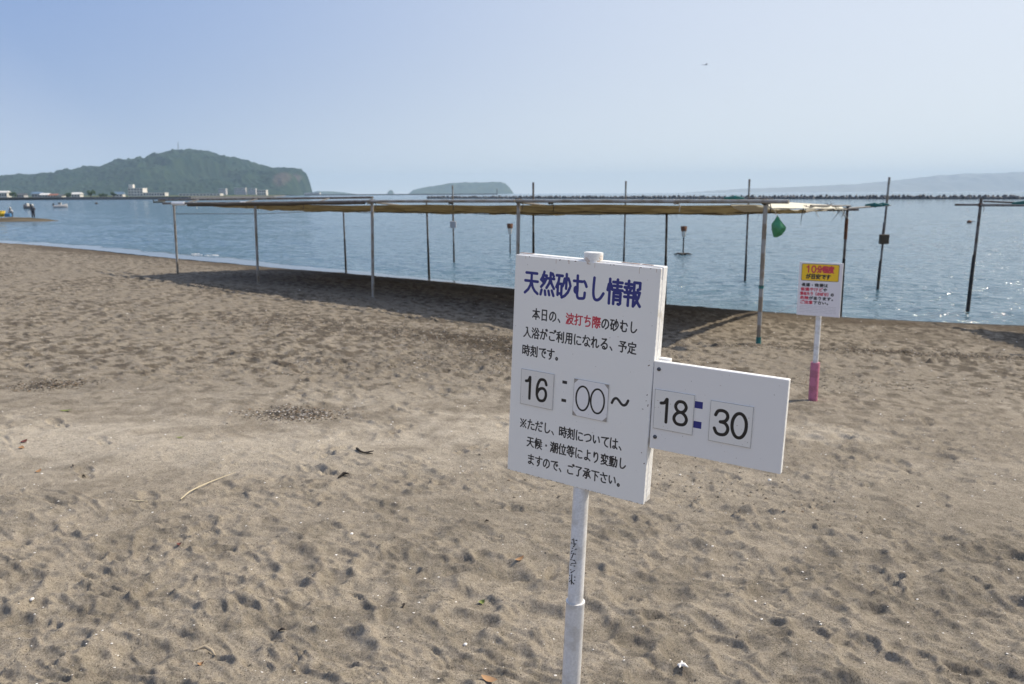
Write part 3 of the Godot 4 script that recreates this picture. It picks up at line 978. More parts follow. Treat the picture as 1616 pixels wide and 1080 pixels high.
func house(called: String, label: String, category: String, at: Vector3, w: float, h: float, deep: float, wall: Material, roof: Material, pitched: bool, floors: int, bays: int, group: String) -> Node3D:
	var o := thing(called, label, category, at, group)
	part("wall", box(Vector3(w, h + 2.0, deep), 0.0, Vector3(0, h * 0.5 - 1.0, 0)), wall, o)
	var st := tool()
	if pitched:
		var e := 0.5
		var top := h + w * 0.22
		var x := w * 0.5 + e
		var z := deep * 0.5 + e
		var p := [Vector3(-x, h, z), Vector3(x, h, z), Vector3(x, h, -z), Vector3(-x, h, -z), Vector3(-x, top, 0), Vector3(x, top, 0)]
		quad(st, p[0], p[4], p[5], p[1])
		quad(st, p[2], p[5], p[4], p[3])
		for v in [p[0], p[3], p[4], p[1], p[5], p[2]]: st.add_vertex(v)
		quad(st, p[0], p[1], p[2], p[3])
	else:
		add_box(st, Vector3(0, h + 0.2, 0), Vector3(w + 0.5, 0.4, deep + 0.5))
	part("roof", done(st), roof, o)
	var fh := h / floors
	var bw := w / bays
	for f in floors:
		for b in bays:
			part("window", box(Vector3(bw * 0.55, fh * 0.42, 0.3), 0.0), M.window, o, Vector3(-w * 0.5 + bw * (b + 0.5), fh * (f + 0.52), deep * 0.5))
	return o


func build_far() -> void:
	hill("headland", "wooded green headland with a steep end across the bay", [[-2500, 84], [-2358, 82], [-2209, 78], [-2086, 70], [-2011, 70], [-1972, 80], [-1859, 86], [-1797, 84], [-1734, 98], [-1657, 115], [-1583, 112], [-1507, 131], [-1419, 143], [-1367, 164], [-1329, 174], [-1255, 177], [-1181, 168], [-1133, 151], [-1047, 138], [-986, 119], [-937, 106], [-887, 106], [-825, 101], [-804, 81], [-795, 54], [-789, 27], [-782, 0]], -3200.0, -2350.0, -3900.0, 6.0, 9.0, 0.85, 7.0, [Vector3(0.011, 0.026, 0.020), Vector3(0.030, 0.050, 0.030)], [[-838.0, 26.0, 52.0, 26.0, Vector3(0.065, 0.058, 0.050)]], 101)
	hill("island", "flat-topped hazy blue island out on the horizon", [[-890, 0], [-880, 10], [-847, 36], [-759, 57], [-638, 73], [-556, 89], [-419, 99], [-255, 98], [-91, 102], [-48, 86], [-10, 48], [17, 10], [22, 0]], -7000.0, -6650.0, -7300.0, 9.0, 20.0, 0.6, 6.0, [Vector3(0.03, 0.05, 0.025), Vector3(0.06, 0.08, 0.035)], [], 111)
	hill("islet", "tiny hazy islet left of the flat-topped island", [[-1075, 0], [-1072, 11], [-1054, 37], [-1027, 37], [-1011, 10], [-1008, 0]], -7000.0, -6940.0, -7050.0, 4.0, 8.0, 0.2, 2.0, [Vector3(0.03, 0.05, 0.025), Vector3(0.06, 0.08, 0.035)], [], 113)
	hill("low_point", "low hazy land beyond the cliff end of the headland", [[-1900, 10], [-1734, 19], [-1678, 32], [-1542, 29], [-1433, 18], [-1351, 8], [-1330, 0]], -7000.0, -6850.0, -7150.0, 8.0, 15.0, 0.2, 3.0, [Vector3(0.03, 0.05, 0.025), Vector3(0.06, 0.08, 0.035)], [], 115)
	hill("mountains", "faint mountains with haze put into their pale colour, above the breakwater", [[1869, 0], [1993, 9], [2625, 41], [3046, 52], [3607, 77], [3957, 96], [4305, 129], [4652, 168], [5001, 194], [5351, 199], [5672, 211], [6258, 229], [6963, 198], [7678, 105], [8308, 0]], -9000.0, -8400.0, -9500.0, 45.0, 60.0, 0.3, 10.0, [Vector3(0.23, 0.24, 0.23), Vector3(0.28, 0.29, 0.27)], [], 117)  # pale greys put distance haze into the mountain colour
	# the flat land behind the sea wall
	var pts := PackedVector3Array()
	var colors := PackedColorArray()
	var n := noise(1.0 / 60.0, 3, FastNoiseLite.TYPE_SIMPLEX_SMOOTH, 121)
	var edge := [[-506.0, -202.0], [-580.0, -172.0], [-900.0, -262.0], [-1250.0, -350.0], [-1900.0, -560.0], [-2650.0, -640.0]]
	for j in 60:
		var z := lerpf(-506.0, -2650.0, j / 59.0)
		var xr := -202.0
		for k in edge.size() - 1:
			if z <= edge[k][0] and z >= edge[k + 1][0]:
				xr = lerpf(edge[k][1], edge[k + 1][1], (z - edge[k][0]) / (edge[k + 1][0] - edge[k][0]))
		for i in 60:
			var x := lerpf(-2600.0, xr, pow(i / 59.0, 0.6))
			var g := n.get_noise_2d(x, z)
			pts.append(Vector3(x, 0.0 + 1.6 * smoothstep(-600.0, -1900.0, z) + 0.25 * g, z))
			colors.append(Color(0.07 + 0.03 * g, 0.085 + 0.02 * g, 0.045))
	structure("lowland", sheet(pts, 60, colors), M.forest)
	# sea wall along its front
	var wall := [Vector3(-900, 0, -610), Vector3(-360, 0, -530), Vector3(-330, 0, -521), Vector3(-258, 0, -501), Vector3(-200, 0, -503), Vector3(-171, 0, -580), Vector3(-262, 0, -902), Vector3(-350, 0, -1252)]
	var sw := thing("sea_wall", "long low grey sea wall in front of the far shore town", "wall", Vector3(-258, SEA, -501))
	for k in wall.size() - 1:
		var a: Vector3 = wall[k]
		var b: Vector3 = wall[k + 1]
		var mid := (a + b) * 0.5
		var dir := b - a
		part("wall_section", box(Vector3(dir.length(), 3.4, 2.0), 0.15, Vector3.ZERO, Basis(Vector3.UP, -atan2(dir.z, dir.x))), M.concrete, sw, Vector3(mid.x + 258, 0.0, mid.z + 501))
	# houses and trees
	var hotel := house("hotel", "stepped white hotel with a stair tower at the foot of the hill", "hotel", Vector3(-507, 0.6, -1100), 20, 10.4, 14, M.pale_wall, M.roof_pale, false, 3, 5, "")
	part("stair_tower", box(Vector3(5.6, 16.0, 6.0), 0.0, Vector3(-7.1, 7.6, 1.0)), M.pale_wall, hotel)
	house("hotel_annex", "long low white annex joined to the right of the hotel", "building", Vector3(-482.5, 0.6, -1100), 29, 4.4, 12, M.pale_wall, M.roof_pale, false, 1, 8, "")
	house("shed", "very long low pale shed right of the hotel annex", "shed", Vector3(-440, 0.5, -1150), 58, 2.9, 14, M.pale_wall, M.roof_pale, false, 1, 12, "")
	house("apartment_block", "narrow grey block at the hill foot, leftmost of three", "building", Vector3(-676, 1.6, -1900), 17, 14.5, 12, M.grey_wall, M.roof_pale, false, 4, 4, "grey blocks below the hill")
	house("apartment_block", "broadest grey block at the hill foot, middle of three", "building", Vector3(-667.7, 1.6, -2000), 27, 17, 12, M.grey_wall, M.roof_pale, false, 4, 6, "grey blocks below the hill")
	house("apartment_block", "grey block at the hill foot, rightmost of three", "building", Vector3(-638, 1.6, -2000), 18, 15.5, 12, M.grey_wall, M.roof_pale, false, 4, 4, "grey blocks below the hill")
	house("harbour_building", "small bright white building right of the grey blocks", "building", Vector3(-368.5, 0.7, -1200), 13.6, 7.6, 10, M.pale_wall, M.roof_pale, false, 2, 4, "")
	house("shore_building", "low pale building at the foot of the headland cliff", "building", Vector3(-613, 0.5, -2500), 47, 7.0, 14, M.pale_wall, M.roof_pale, false, 2, 8, "")
	var lots := [
		[-474.9, -760, 7.3, 4.8, "white house with a pale gabled roof near the left picture edge", 3, 0], [-458.7, -760, 6.4, 2.6, "small house with a dark roof between the leftmost trees", 0, 1], [-467.4, -800, 8.7, 3.6, "taller grey house with a blue roof behind the far shore", 2, 1],
		[-402.3, -700, 6.9, 2.4, "bright white cottage at the middle of the far shore town", 3, 0], [-395.2, -700, 6.8, 1.9, "low house with a red roof right of the white cottage", 1, 0], [-389.2, -700, 4.6, 1.7, "smallest house of the far shore row, dark roofed", 0, 0],
		[-439.4, -820, 8.8, 3.0, "pale house left of the round dark tree", 3, 0], [-499.9, -780, 9.2, 4.2, "house cut by the left picture edge", 0, 0], [-435.9, -900, 10.9, 3.1, "wide pale house just left of the hotel", 2, 0]]
	var roofs := [M.roof_dark, M.roof_red, M.roof_blue, M.roof_pale]
	for l in lots:
		house("house", l[4], "house", Vector3(l[0], 0.0, l[1]), l[2], l[3], 7.0, M.pale_wall if l[6] == 0 else M.grey_wall, roofs[l[5]], true, 1, 3, "houses of the far shore town")
	tree(Vector3(-384.3, -0.1, -740), 8.2, 6.6, "round dark tree standing alone left of the hotel", 131)
	tree(Vector3(-393.3, -0.1, -800), 6.8, 5.4, "smaller round tree between the lone dark tree and the hotel", 132)
	tree(Vector3(-464, -0.1, -757), 7.8, 5.6, "tree beside the leftmost white house", 133)
	tree(Vector3(-403.4, -0.1, -800), 7.9, 3.9, "low bushy tree right behind the lone dark tree", 134)
	tree(Vector3(-427.5, -0.1, -780), 7.8, 4.2, "low tree among the houses of the far shore", 135)
	# mast on the hill top
	var mast := thing("radio_mast", "thin lattice radio mast on top of the wooded hill", "mast", Vector3(-1301, 168, -3200))
	var st := tool()
	for k in 3:
		var a := TAU * k / 3.0
		add_tube(st, [Vector3(cos(a) * 2.2, 0, sin(a) * 2.2), Vector3(cos(a) * 0.5, 38, sin(a) * 0.5)], 0.45, 6)
	part("leg_frame", done(st), M.dark_steel, mast)
	st = tool()
	for k in 9:
		var y := 3.0 + 3.9 * k
		var q := lerpf(2.2, 0.5, y / 38.0)
		for j in 3:
			var a := TAU * j / 3.0
			var b := TAU * (j + 1) / 3.0
			add_tube(st, [Vector3(cos(a) * q, y, sin(a) * q), Vector3(cos(b) * q, y + 2.0, sin(b) * q)], 0.22, 5)
	part("bracing", done(st), M.dark_steel, mast)
	# far straight breakwater with a beacon
	var fb := thing("far_breakwater", "thin straight breakwater far out below the hazy island", "breakwater", Vector3(-270, SEA, -2014))
	part("wall", box(Vector3(476, 4.0, 6.0), 0.3, Vector3(0, 0.8, 0), Basis(Vector3.UP, 0.148)), M.concrete, fb)
	var be := thing("beacon", "slim light beacon at the right end of the straight breakwater", "beacon", Vector3(-36, SEA + 2.7, -2048))
	part("tower", lathe([[1.3, 0], [0.9, 9.0], [1.5, 9.1], [1.5, 9.6]], 12), M.concrete, be)
	part("lantern", lathe([[0.8, 9.6], [0.8, 11.0], [0.1, 12.0]], 10), M.dark_steel, be)
	# the breakwater of concrete tetrapods
	var bw := thing("tetrapod_breakwater", "long dark breakwater of piled concrete tetrapods closing the bay", "breakwater", Vector3(-45.4, SEA, -443))
	var ts := tool()
	for dir in [Vector3(0, 1, 0), Vector3(0.943, -0.333, 0), Vector3(-0.471, -0.333, 0.816), Vector3(-0.471, -0.333, -0.816)]:
		add_tube(ts, [dir * 0.05, dir * 1.10], [0.52, 0.36], 7)
	var tetra := done(ts)
	var run := Vector3(157.2 + 45.4, 0, -247.9 + 443)
	part("core", box(Vector3(run.length() + 60.0, 1.9, 1.8), 0.3, Vector3.ZERO, Basis(Vector3.UP, -atan2(run.z, run.x))), M.concrete, bw, run * 0.5 + run.normalized() * 30.0 + Vector3(0, -0.25, 0))
	var r := RandomNumberGenerator.new()
	r.seed = 141
	for k in 298:
		var t := k / 297.0
		var at := run * (t * 1.1) + Vector3(r.randf_range(-0.2, 0.2), r.randf_range(0.18, 0.42), r.randf_range(-0.2, 0.7))
		var o := part("tetrapod", tetra, M.concrete, bw, at)
		o.basis = Basis.from_euler(Vector3(r.randf() * TAU, r.randf() * TAU, r.randf() * TAU)) * r.randf_range(0.95, 1.15)


# ------------------------------------------------------------------ the information sign in front
const BOARD_AT := Vector3(0.1756, 1.0669, -2.0740)

func fit_letter(pr: Print, c: String, x0: float, y0: float, x1: float, y1: float, thick: float, ink: Color) -> void:
	var lo := Vector2(1e6, 1e6)
	var hi := -lo
	for s in GLYPHS[c]:
		for k in s.size() / 2:
			lo = lo.min(Vector2(s[2 * k], s[2 * k + 1]))
			hi = hi.max(Vector2(s[2 * k], s[2 * k + 1]))
	var t := thick * 0.5
	var w := (x1 - x0 - thick) / (hi.x - lo.x) * 100.0
	var h := (y1 - y0 - thick) / (hi.y - lo.y) * 100.0
	letter(pr, c, x0 + t - lo.x * w * 0.01, y0 + t - lo.y * h * 0.01, w, h, thick, ink)


func grubby(pr: Print, r: RandomNumberGenerator, specks: int) -> void:
	for k in specks:
		var p := Vector2(r.randf() * pr.w, r.randf() * pr.h)
		var c := Color(0.32, 0.27, 0.22) if r.randf() < 0.6 else Color(0.45, 0.30, 0.18)
		var d := Vector2.from_angle(r.randf() * TAU) * r.randf_range(0.0, 5.0)
		pr.line(p, p + d, r.randf_range(0.6, 1.7), c, r.randf_range(0.25, 0.8))


func number_plate(digits: Array, wide: float, high: float, thick: float, paper: Color, cut: bool, seed_: int) -> StandardMaterial3D:
	var k := 2600.0
	var pr := Print.new(int(wide * k), int(high * k), paper)
	var r := RandomNumberGenerator.new()
	r.seed = seed_
	var edge := Color(0.42, 0.40, 0.37)
	for l in [[0, 0, 1, 0], [1, 0, 1, 1], [1, 1, 0, 1], [0, 1, 0, 0]]:
		pr.line(Vector2(l[0] * pr.w, l[1] * pr.h), Vector2(l[2] * pr.w, l[3] * pr.h), 2.2, edge, 0.8)
	if cut:
		for c in [Vector2(0, 0), Vector2(1, 0), Vector2(1, 1), Vector2(0, 1)]:
			var p := Vector2(c.x * pr.w, c.y * pr.h)
			var q := Vector2(0.5 - c.x, 0.5 - c.y) * 2.0
			pr.line(p + Vector2(q.x * 26, 0), p + Vector2(0, q.y * 26), 8.0, Color(0.55, 0.52, 0.48), 0.8)
			pr.line(p + Vector2(q.x * 8, 0), p + Vector2(0, q.y * 8), 9.0, Color(0.55, 0.52, 0.48), 0.8)
	grubby(pr, r, 14)
	for d in digits:
		fit_letter(pr, d[0], d[1] * k, d[2] * k, d[3] * k, d[4] * k, thick * k, Color(0.07, 0.06, 0.065))
	return printed(pr.texture(), 0.4)


func build_sign() -> void:
	var turn := Basis(Vector3(0.8429, -0.0459, 0.5361), Vector3(0.0435, 0.9989, 0.0173), Vector3(-0.5363, 0.0087, 0.8440)).orthonormalized()
	var pole_top := BOARD_AT + turn * Vector3(0.0135, 0.333, -0.024)
	var pole_low := BOARD_AT + turn * Vector3(0.0222, -1.0, -0.024)
	var down := (pole_low - pole_top).normalized()
	var foot := pole_low + down * 0.14
	foot.y = ground(foot.x, foot.z)
	var o := thing("information_sign", "white bathing-time signboard on a pole with a side board reading 18:30", "sign", foot)
	var here := Transform3D(turn, BOARD_AT - foot)
	var k := 2600.0
	var white := lin(0.79, 0.755, 0.70)
	var navy := lin(0.016, 0.022, 0.17)
	var ink := lin(0.016, 0.015, 0.016)
	var red := lin(0.50, 0.035, 0.055)
	# front print
	var pr := Print.new(int(0.4223 * k), int(0.62 * k), white)
	var r := RandomNumberGenerator.new()
	r.seed = 5
	grubby(pr, r, 60)
	for q in 16:   # chipped paint along the rim and nail marks
		var p := Vector2(r.randf() * pr.w, 3) if q % 2 else Vector2(pr.w - r.randf_range(3, 60), r.randf_range(0.3, 1.0) * pr.h)
		pr.line(p, p + Vector2(r.randf_range(-9, 9), r.randf_range(-5, 5)), r.randf_range(1.5, 3.5), Color(0.30, 0.20, 0.14), 0.8)
	for q in 7:   # thin rust runs below the top edge
		var x := r.randf() * pr.w
		var y := 0.0
		var long := r.randf_range(12, 46)
		for j in 6:
			pr.line(Vector2(x, y), Vector2(x + r.randf_range(-1, 1), y + long / 6.0), r.randf_range(0.8, 1.6), Color(0.55, 0.38, 0.24), 0.45)
			y += long / 6.0
	for q in 60:
		var p := Vector2(r.randf() * pr.w, pr.h - 1)
		pr.line(p, p + Vector2(r.randf_range(-12, 12), 0), r.randf_range(1.0, 2.5), Color(0.35, 0.31, 0.27), 0.7)
	var X := func(x: float) -> float: return (x + 0.21115) * k
	var Y := func(y: float) -> float: return (0.31 - y) * k
	var title := "天然砂むし情報"
	for i in title.length():
		letter(pr, title[i], X.call(-0.1815 + 0.0498 * i), Y.call(0.275), 0.0468 * k, 0.0685 * k, 0.0077 * k, navy)
	var lines := [["本日の、波打ち際の砂むし", -0.151, 0.1705, 0.0262], ["入浴がご利用になれる、予定", -0.1765, 0.1170, 0.0262], ["時刻です。", -0.1780, 0.0655, 0.0262], ["※ただし、時刻については、", -0.1768, -0.1460, 0.0256], ["天候・潮位等により変動し", -0.1510, -0.1960, 0.0258], ["ますので、ご了承下さい。", -0.1465, -0.2475, 0.0254]]
	for l in lines:
		for i in (l[0] as String).length():
			var c: Color = red if l[2] == 0.1705 and i >= 4 and i <= 7 else ink
			letter(pr, l[0][i], X.call(l[1] + l[3] * i), Y.call(l[2]), 0.0242 * k, 0.0318 * k, 0.0036 * k, c)
	pr.rect(X.call(-0.0465), Y.call(-0.017), X.call(-0.0318), Y.call(-0.0255), ink)
	pr.rect(X.call(-0.0465), Y.call(-0.0682), X.call(-0.0318), Y.call(-0.0767), ink)
	fit_letter(pr, "〜", X.call(0.1005), Y.call(-0.0345), X.call(0.1530), Y.call(-0.0565), 0.0068 * k, ink)
	var fp := part("front_panel", box(Vector3(0.4223, 0.62, 0.010), 0.0015, Vector3(0, 0, -0.0055)), M.white, o)
	fp.transform = here
	part("printed_face", face(-0.2098, -0.3086, 0.2098, 0.3086, 0.0), printed(pr.texture(), 0.42), fp)
	part("core", box(Vector3(0.4212, 0.585, 0.007), 0.0, Vector3(0, -0.0125, -0.0140)), M.white, o).transform = here
	part("back_panel", box(Vector3(0.4223, 0.622, 0.028), 0.002, Vector3(0, 0.002, -0.0315)), M.white, o).transform = here
	for q in [[-0.190, 0.04], [0.120, 0.05], [0.165, 0.03]]:
		var rs := part("rust_patch", box(Vector3(q[1], 0.0012, 0.012), 0.0003, Vector3(q[0], 0.3132, -0.026)), M.rust, o)
		rs.transform = here
	# pole, cap and sleeve
	part("pole", tube([pole_top - foot, pole_top + down * 0.03 - foot, pole_low + down * 0.1 - foot], 0.0222, 28), M.grey_plastic, o)
	part("pole_cap", tube([pole_top + down * 0.001 - foot, pole_top + down * 0.03 - foot], 0.0250, 28), M.white_rust, o)
	var joint := BOARD_AT + turn * Vector3(0.0203, -0.658, -0.024)
	var lip := tool()
	add_tube(lip, [joint - foot, joint + down * 0.006 - foot, joint + down * 0.008 - foot, foot + down * 0.25 - foot], [0.0272, 0.0275, 0.0268, 0.0268], 28)
	part("pole_sleeve", done(lip), M.grey_plastic, o)
	# hand-written marks down the pole
	var pen := tool()
	var right := (turn.x - down * turn.x.dot(down)).normalized()
	var toward := right.cross(-down).normalized()
	var marks := [[[-3, 0], [5, -2]], [[0, -4], [1, 9]], [[-4, 8], [4, 6], [0, 14]], [[-2, 18], [5, 16], [-3, 26]], [[-4, 30], [4, 28]], [[1, 27], [-2, 40]], [[-4, 44], [3, 42], [5, 47], [-2, 52]], [[-4, 56], [4, 54]], [[-3, 66], [4, 63], [-2, 72]], [[-5, 80], [5, 78]], [[0, 74], [0, 96]], [[-5, 87], [5, 85]], [[-4, 93], [-1, 88], [4, 94]]]
	for m in marks:
		var path := []
		for q in m:
			var a: float = q[0] * 0.0022 / 0.0222 - 0.20
			var at: Vector3 = BOARD_AT + turn * Vector3(0.019, -0.4665, -0.024) + down * (q[1] * 0.00138)
			path.append(at - foot + (right * sin(a) + toward * cos(a)) * 0.0224)
		add_tube(pen, path, 0.0017, 5)
	part("handwriting", done(pen), M.black, o)
	# number plates of the main board
	var plate_a := part("number_plate", box(Vector3(0.1053, 0.102, 0.002), 0.0005, Vector3(-0.1233, -0.0545, 0.0012)), M.white, o)
	plate_a.transform = here
	part("printed_face", face(-0.1755, -0.105, -0.0711, -0.004, 0.0026), number_plate([["1", 0.0125, 0.0165, 0.0335, 0.085], ["6", 0.0485, 0.0165, 0.0855, 0.085]], 0.1044, 0.101, 0.0079, lin(0.72, 0.685, 0.62), false, 1), plate_a)
	var plate_b := part("number_plate", box(Vector3(0.1035, 0.103, 0.002), 0.0005, Vector3(0.042, -0.0555, 0.0012)), M.white, o)
	plate_b.transform = here
	part("printed_face", face(-0.0093, -0.1066, 0.0933, -0.0044, 0.0026), number_plate([["0", 0.0064, 0.0155, 0.0500, 0.086], ["0", 0.0502, 0.0155, 0.0940, 0.086]], 0.1026, 0.1022, 0.0047, lin(0.76, 0.73, 0.70), true, 2), plate_b)
	# the side board, nearly in the same plane
	var side := here * Transform3D(Basis(Vector3.BACK, 0.018), Vector3(0.379, -0.034, 0))
	var sp := Print.new(int(0.331 * k), int(0.229 * k), lin(0.745, 0.715, 0.67))
	grubby(sp, r, 30)
	sp.rect(0.1115 * k, 0.0855 * k, 0.1325 * k, 0.1032 * k, navy)
	sp.rect(0.1115 * k, 0.1365 * k, 0.1325 * k, 0.1542 * k, navy)
	var sb := part("side_board", box(Vector3(0.3305, 0.229, 0.018), 0.0015, Vector3(0, 0, -0.0092)), M.white, o)
	sb.transform = side
	part("printed_face", face(-0.1640, -0.1132, 0.1640, 0.1132, 0.0001), printed(sp.texture(), 0.42), sb)
	part("bracket", box(Vector3(0.030, 0.234, 0.020), 0.002, Vector3(-0.148, 0.002, -0.0300)), M.white, o).transform = side
	for q in [[-0.151, 0.095], [-0.151, -0.082]]:
		var sc := part("screw", lathe([[0.0001, -0.001], [0.0052, -0.0008], [0.0046, 0.0016], [0.0022, 0.0022], [0.0021, 0.0014], [0.0001, 0.0013]], 14), M.screw, o)
		sc.transform = side * Transform3D(Basis(Vector3.RIGHT, PI / 2), Vector3(q[0], q[1], 0.0008))
	var plate_c := part("number_plate", box(Vector3(0.1050, 0.1035, 0.002), 0.0005, Vector3(-0.1052, -0.0078, 0.0012)), M.white, o)
	plate_c.transform = side
	part("printed_face", face(-0.1572, -0.0590, -0.0532, 0.0435, 0.0026), number_plate([["1", 0.0140, 0.0180, 0.0375, 0.0850], ["8", 0.0500, 0.0180, 0.0905, 0.0850]], 0.104, 0.1025, 0.0079, lin(0.72, 0.69, 0.635), false, 3), plate_c)
	var plate_d := part("number_plate", box(Vector3(0.1050, 0.1030, 0.002), 0.0005, Vector3(0.0395, -0.0130, 0.0012)), M.white, o)
	plate_d.transform = side
	part("printed_face", face(-0.0125, -0.0640, 0.0915, 0.0380, 0.0026), number_plate([["3", 0.0095, 0.0175, 0.0500, 0.0855], ["0", 0.0520, 0.0175, 0.0940, 0.0855]], 0.104, 0.102, 0.0079, lin(0.72, 0.69, 0.635), false, 4), plate_d)


func build_warning_sign() -> void:
	var foot := on_sand(2.62, -6.727)
	var o := thing("warning_sign", "small white notice with a yellow heading on a pole with pink foot", "sign", foot)
	var k := 1700.0
	var w := 0.350
	var h := 0.455
	var pr := Print.new(int(w * k), int(h * k), lin(0.70, 0.67, 0.69))
	var black := lin(0.02, 0.02, 0.025)
	var red := lin(0.50, 0.03, 0.06)
	pr.rect(0.055 * pr.w, 0.025 * pr.h, 0.925 * pr.w, 0.345 * pr.h, lin(0.10, 0.08, 0.03), 20)
	pr.rect(0.068 * pr.w, 0.034 * pr.h, 0.912 * pr.w, 0.336 * pr.h, lin(0.80, 0.50, 0.012), 17)
	var rows := [["10分程度", 0.145, 0.060, 0.140, 0.128, 0.0115, 10, 0], ["が目安です", 0.165, 0.216, 0.122, 0.090, 0.0085, 0, 0], ["長湯・我慢は", 0.075, 0.392, 0.104, 0.062, 0.0062, 0, 0], ["低温やけどや", 0.065, 0.474, 0.104, 0.062, 0.0062, 5, 0], ["湯あたり（のぼせ）の", 0.055, 0.556, 0.079, 0.062, 0.0062, 9, 0], ["危険があります。", 0.060, 0.638, 0.104, 0.062, 0.0062, 2, 0], ["ご注意下さい。", 0.060, 0.720, 0.104, 0.062, 0.0062, 3, 0]]
	for l in rows:
		var s: String = l[0]
		for i in s.length():
			letter(pr, s[i], (l[1] + l[3] * i * (0.95 if l[3] > 0.11 else 1.0)) * pr.w, l[2] * pr.h, l[3] * 0.90 * pr.w, l[4] * pr.h, l[5] * k, red if i < l[6] else black)
	for q in 5:   # small grey print too fine to read
		var y := (0.820 + 0.029 * q) * pr.h
		for i in 30:
			if (i * 7 + q * 5) % 11 == 0: continue
			pr.line(Vector2((0.06 + 0.0285 * i) * pr.w, y), Vector2((0.06 + 0.0285 * i + 0.019) * pr.w, y + (i % 3) - 1), 2.2, lin(0.33, 0.32, 0.33), 0.8)
	var turn := Basis(Vector3.UP, -0.56)
	var at := Transform3D(turn, Vector3(0, 0.738 - foot.y, 0) + turn * Vector3(0.0, 0.0, 0.030))
	var p := part("panel", box(Vector3(w, h, 0.012), 0.0012, Vector3(0, 0, -0.0062)), M.white, o)
	p.transform = at
	part("printed_face", face(-w * 0.497, -h * 0.497, w * 0.497, h * 0.497, 0.0), printed(pr.texture(), 0.4), p)
	part("pole", tube([Vector3(0, -0.1, 0), Vector3(0.004, 1.17, 0)], 0.0225, 20), M.grey_plastic, o)
	part("pole_foot", tube([Vector3(0, -0.15, 0), Vector3(0, 0.335, 0), Vector3(0, 0.340, 0)], [0.0385, 0.0385, 0.037], 24), M.pink, o)


# ------------------------------------------------------------------ sunshades
func lashing(parent: Node3D, at: Vector3, r: float, m: Material) -> void:
	var st := tool()
	for q in 3:
		var path := []
		for k in 9:
			var a := TAU * k / 8.0
			path.append(Vector3(cos(a) * r, (q - 1) * 0.016 + 0.012 * sin(a * 2.0 + q), sin(a) * r))
		add_tube(st, path, 0.009, 5)
	add_tube(st, [Vector3(r, 0, 0), Vector3(r + 0.02, -0.06, 0.01), Vector3(r + 0.01, -0.13, 0.02)], 0.006, 5)
	part("lashing", done(st), m, parent, at)


func strip(a: Vector3, b: Vector3, wide: float, curl: float) -> ArrayMesh:
	var st := tool()
	st.set_smooth_group(2)
	var dir := (b - a)
	var side := dir.cross(Vector3(0.3, 0.1, 1.0)).normalized()
	var last := []
	for k in 6:
		var t := k / 5.0
		var p := a + dir * t + Vector3(curl, 0, curl * 0.5) * t * t
		var q := side * wide * (1.0 - t * 0.85) * 0.5
		if k: quad(st, last[0], last[1], p + q, p - q)
		last = [p - q, p + q]
	return done(st)


# cloth hung between two lines of points, sagging in between
func hung(front: Array, rear: Array, sag: float, n: FastNoiseLite, across := 160, along := 26) -> ArrayMesh:
	var pts := PackedVector3Array()
	for j in along:
		var v := j / float(along - 1)
		for i in across:
			var u := i / float(across - 1)
			var a := on_line(front, u)
			var b := on_line(rear, u)
			var p := a.lerp(b, v)
			p.y -= sag * 4.0 * v * (1.0 - v) * (0.7 + 0.5 * absf(sin(u * PI * 4.0)))
			p.y += (0.05 * n.get_noise_2d(p.x, p.z) + 0.022 * n.get_noise_2d(p.x * 4.0, p.z * 4.0)) * sin(v * PI)
			pts.append(p)
	return sheet(pts, across)


func on_line(l: Array, u: float) -> Vector3:
	var f := u * (l.size() - 1)
	var k := mini(int(f), l.size() - 2)
	return (l[k] as Vector3).lerp(l[k + 1], f - k)


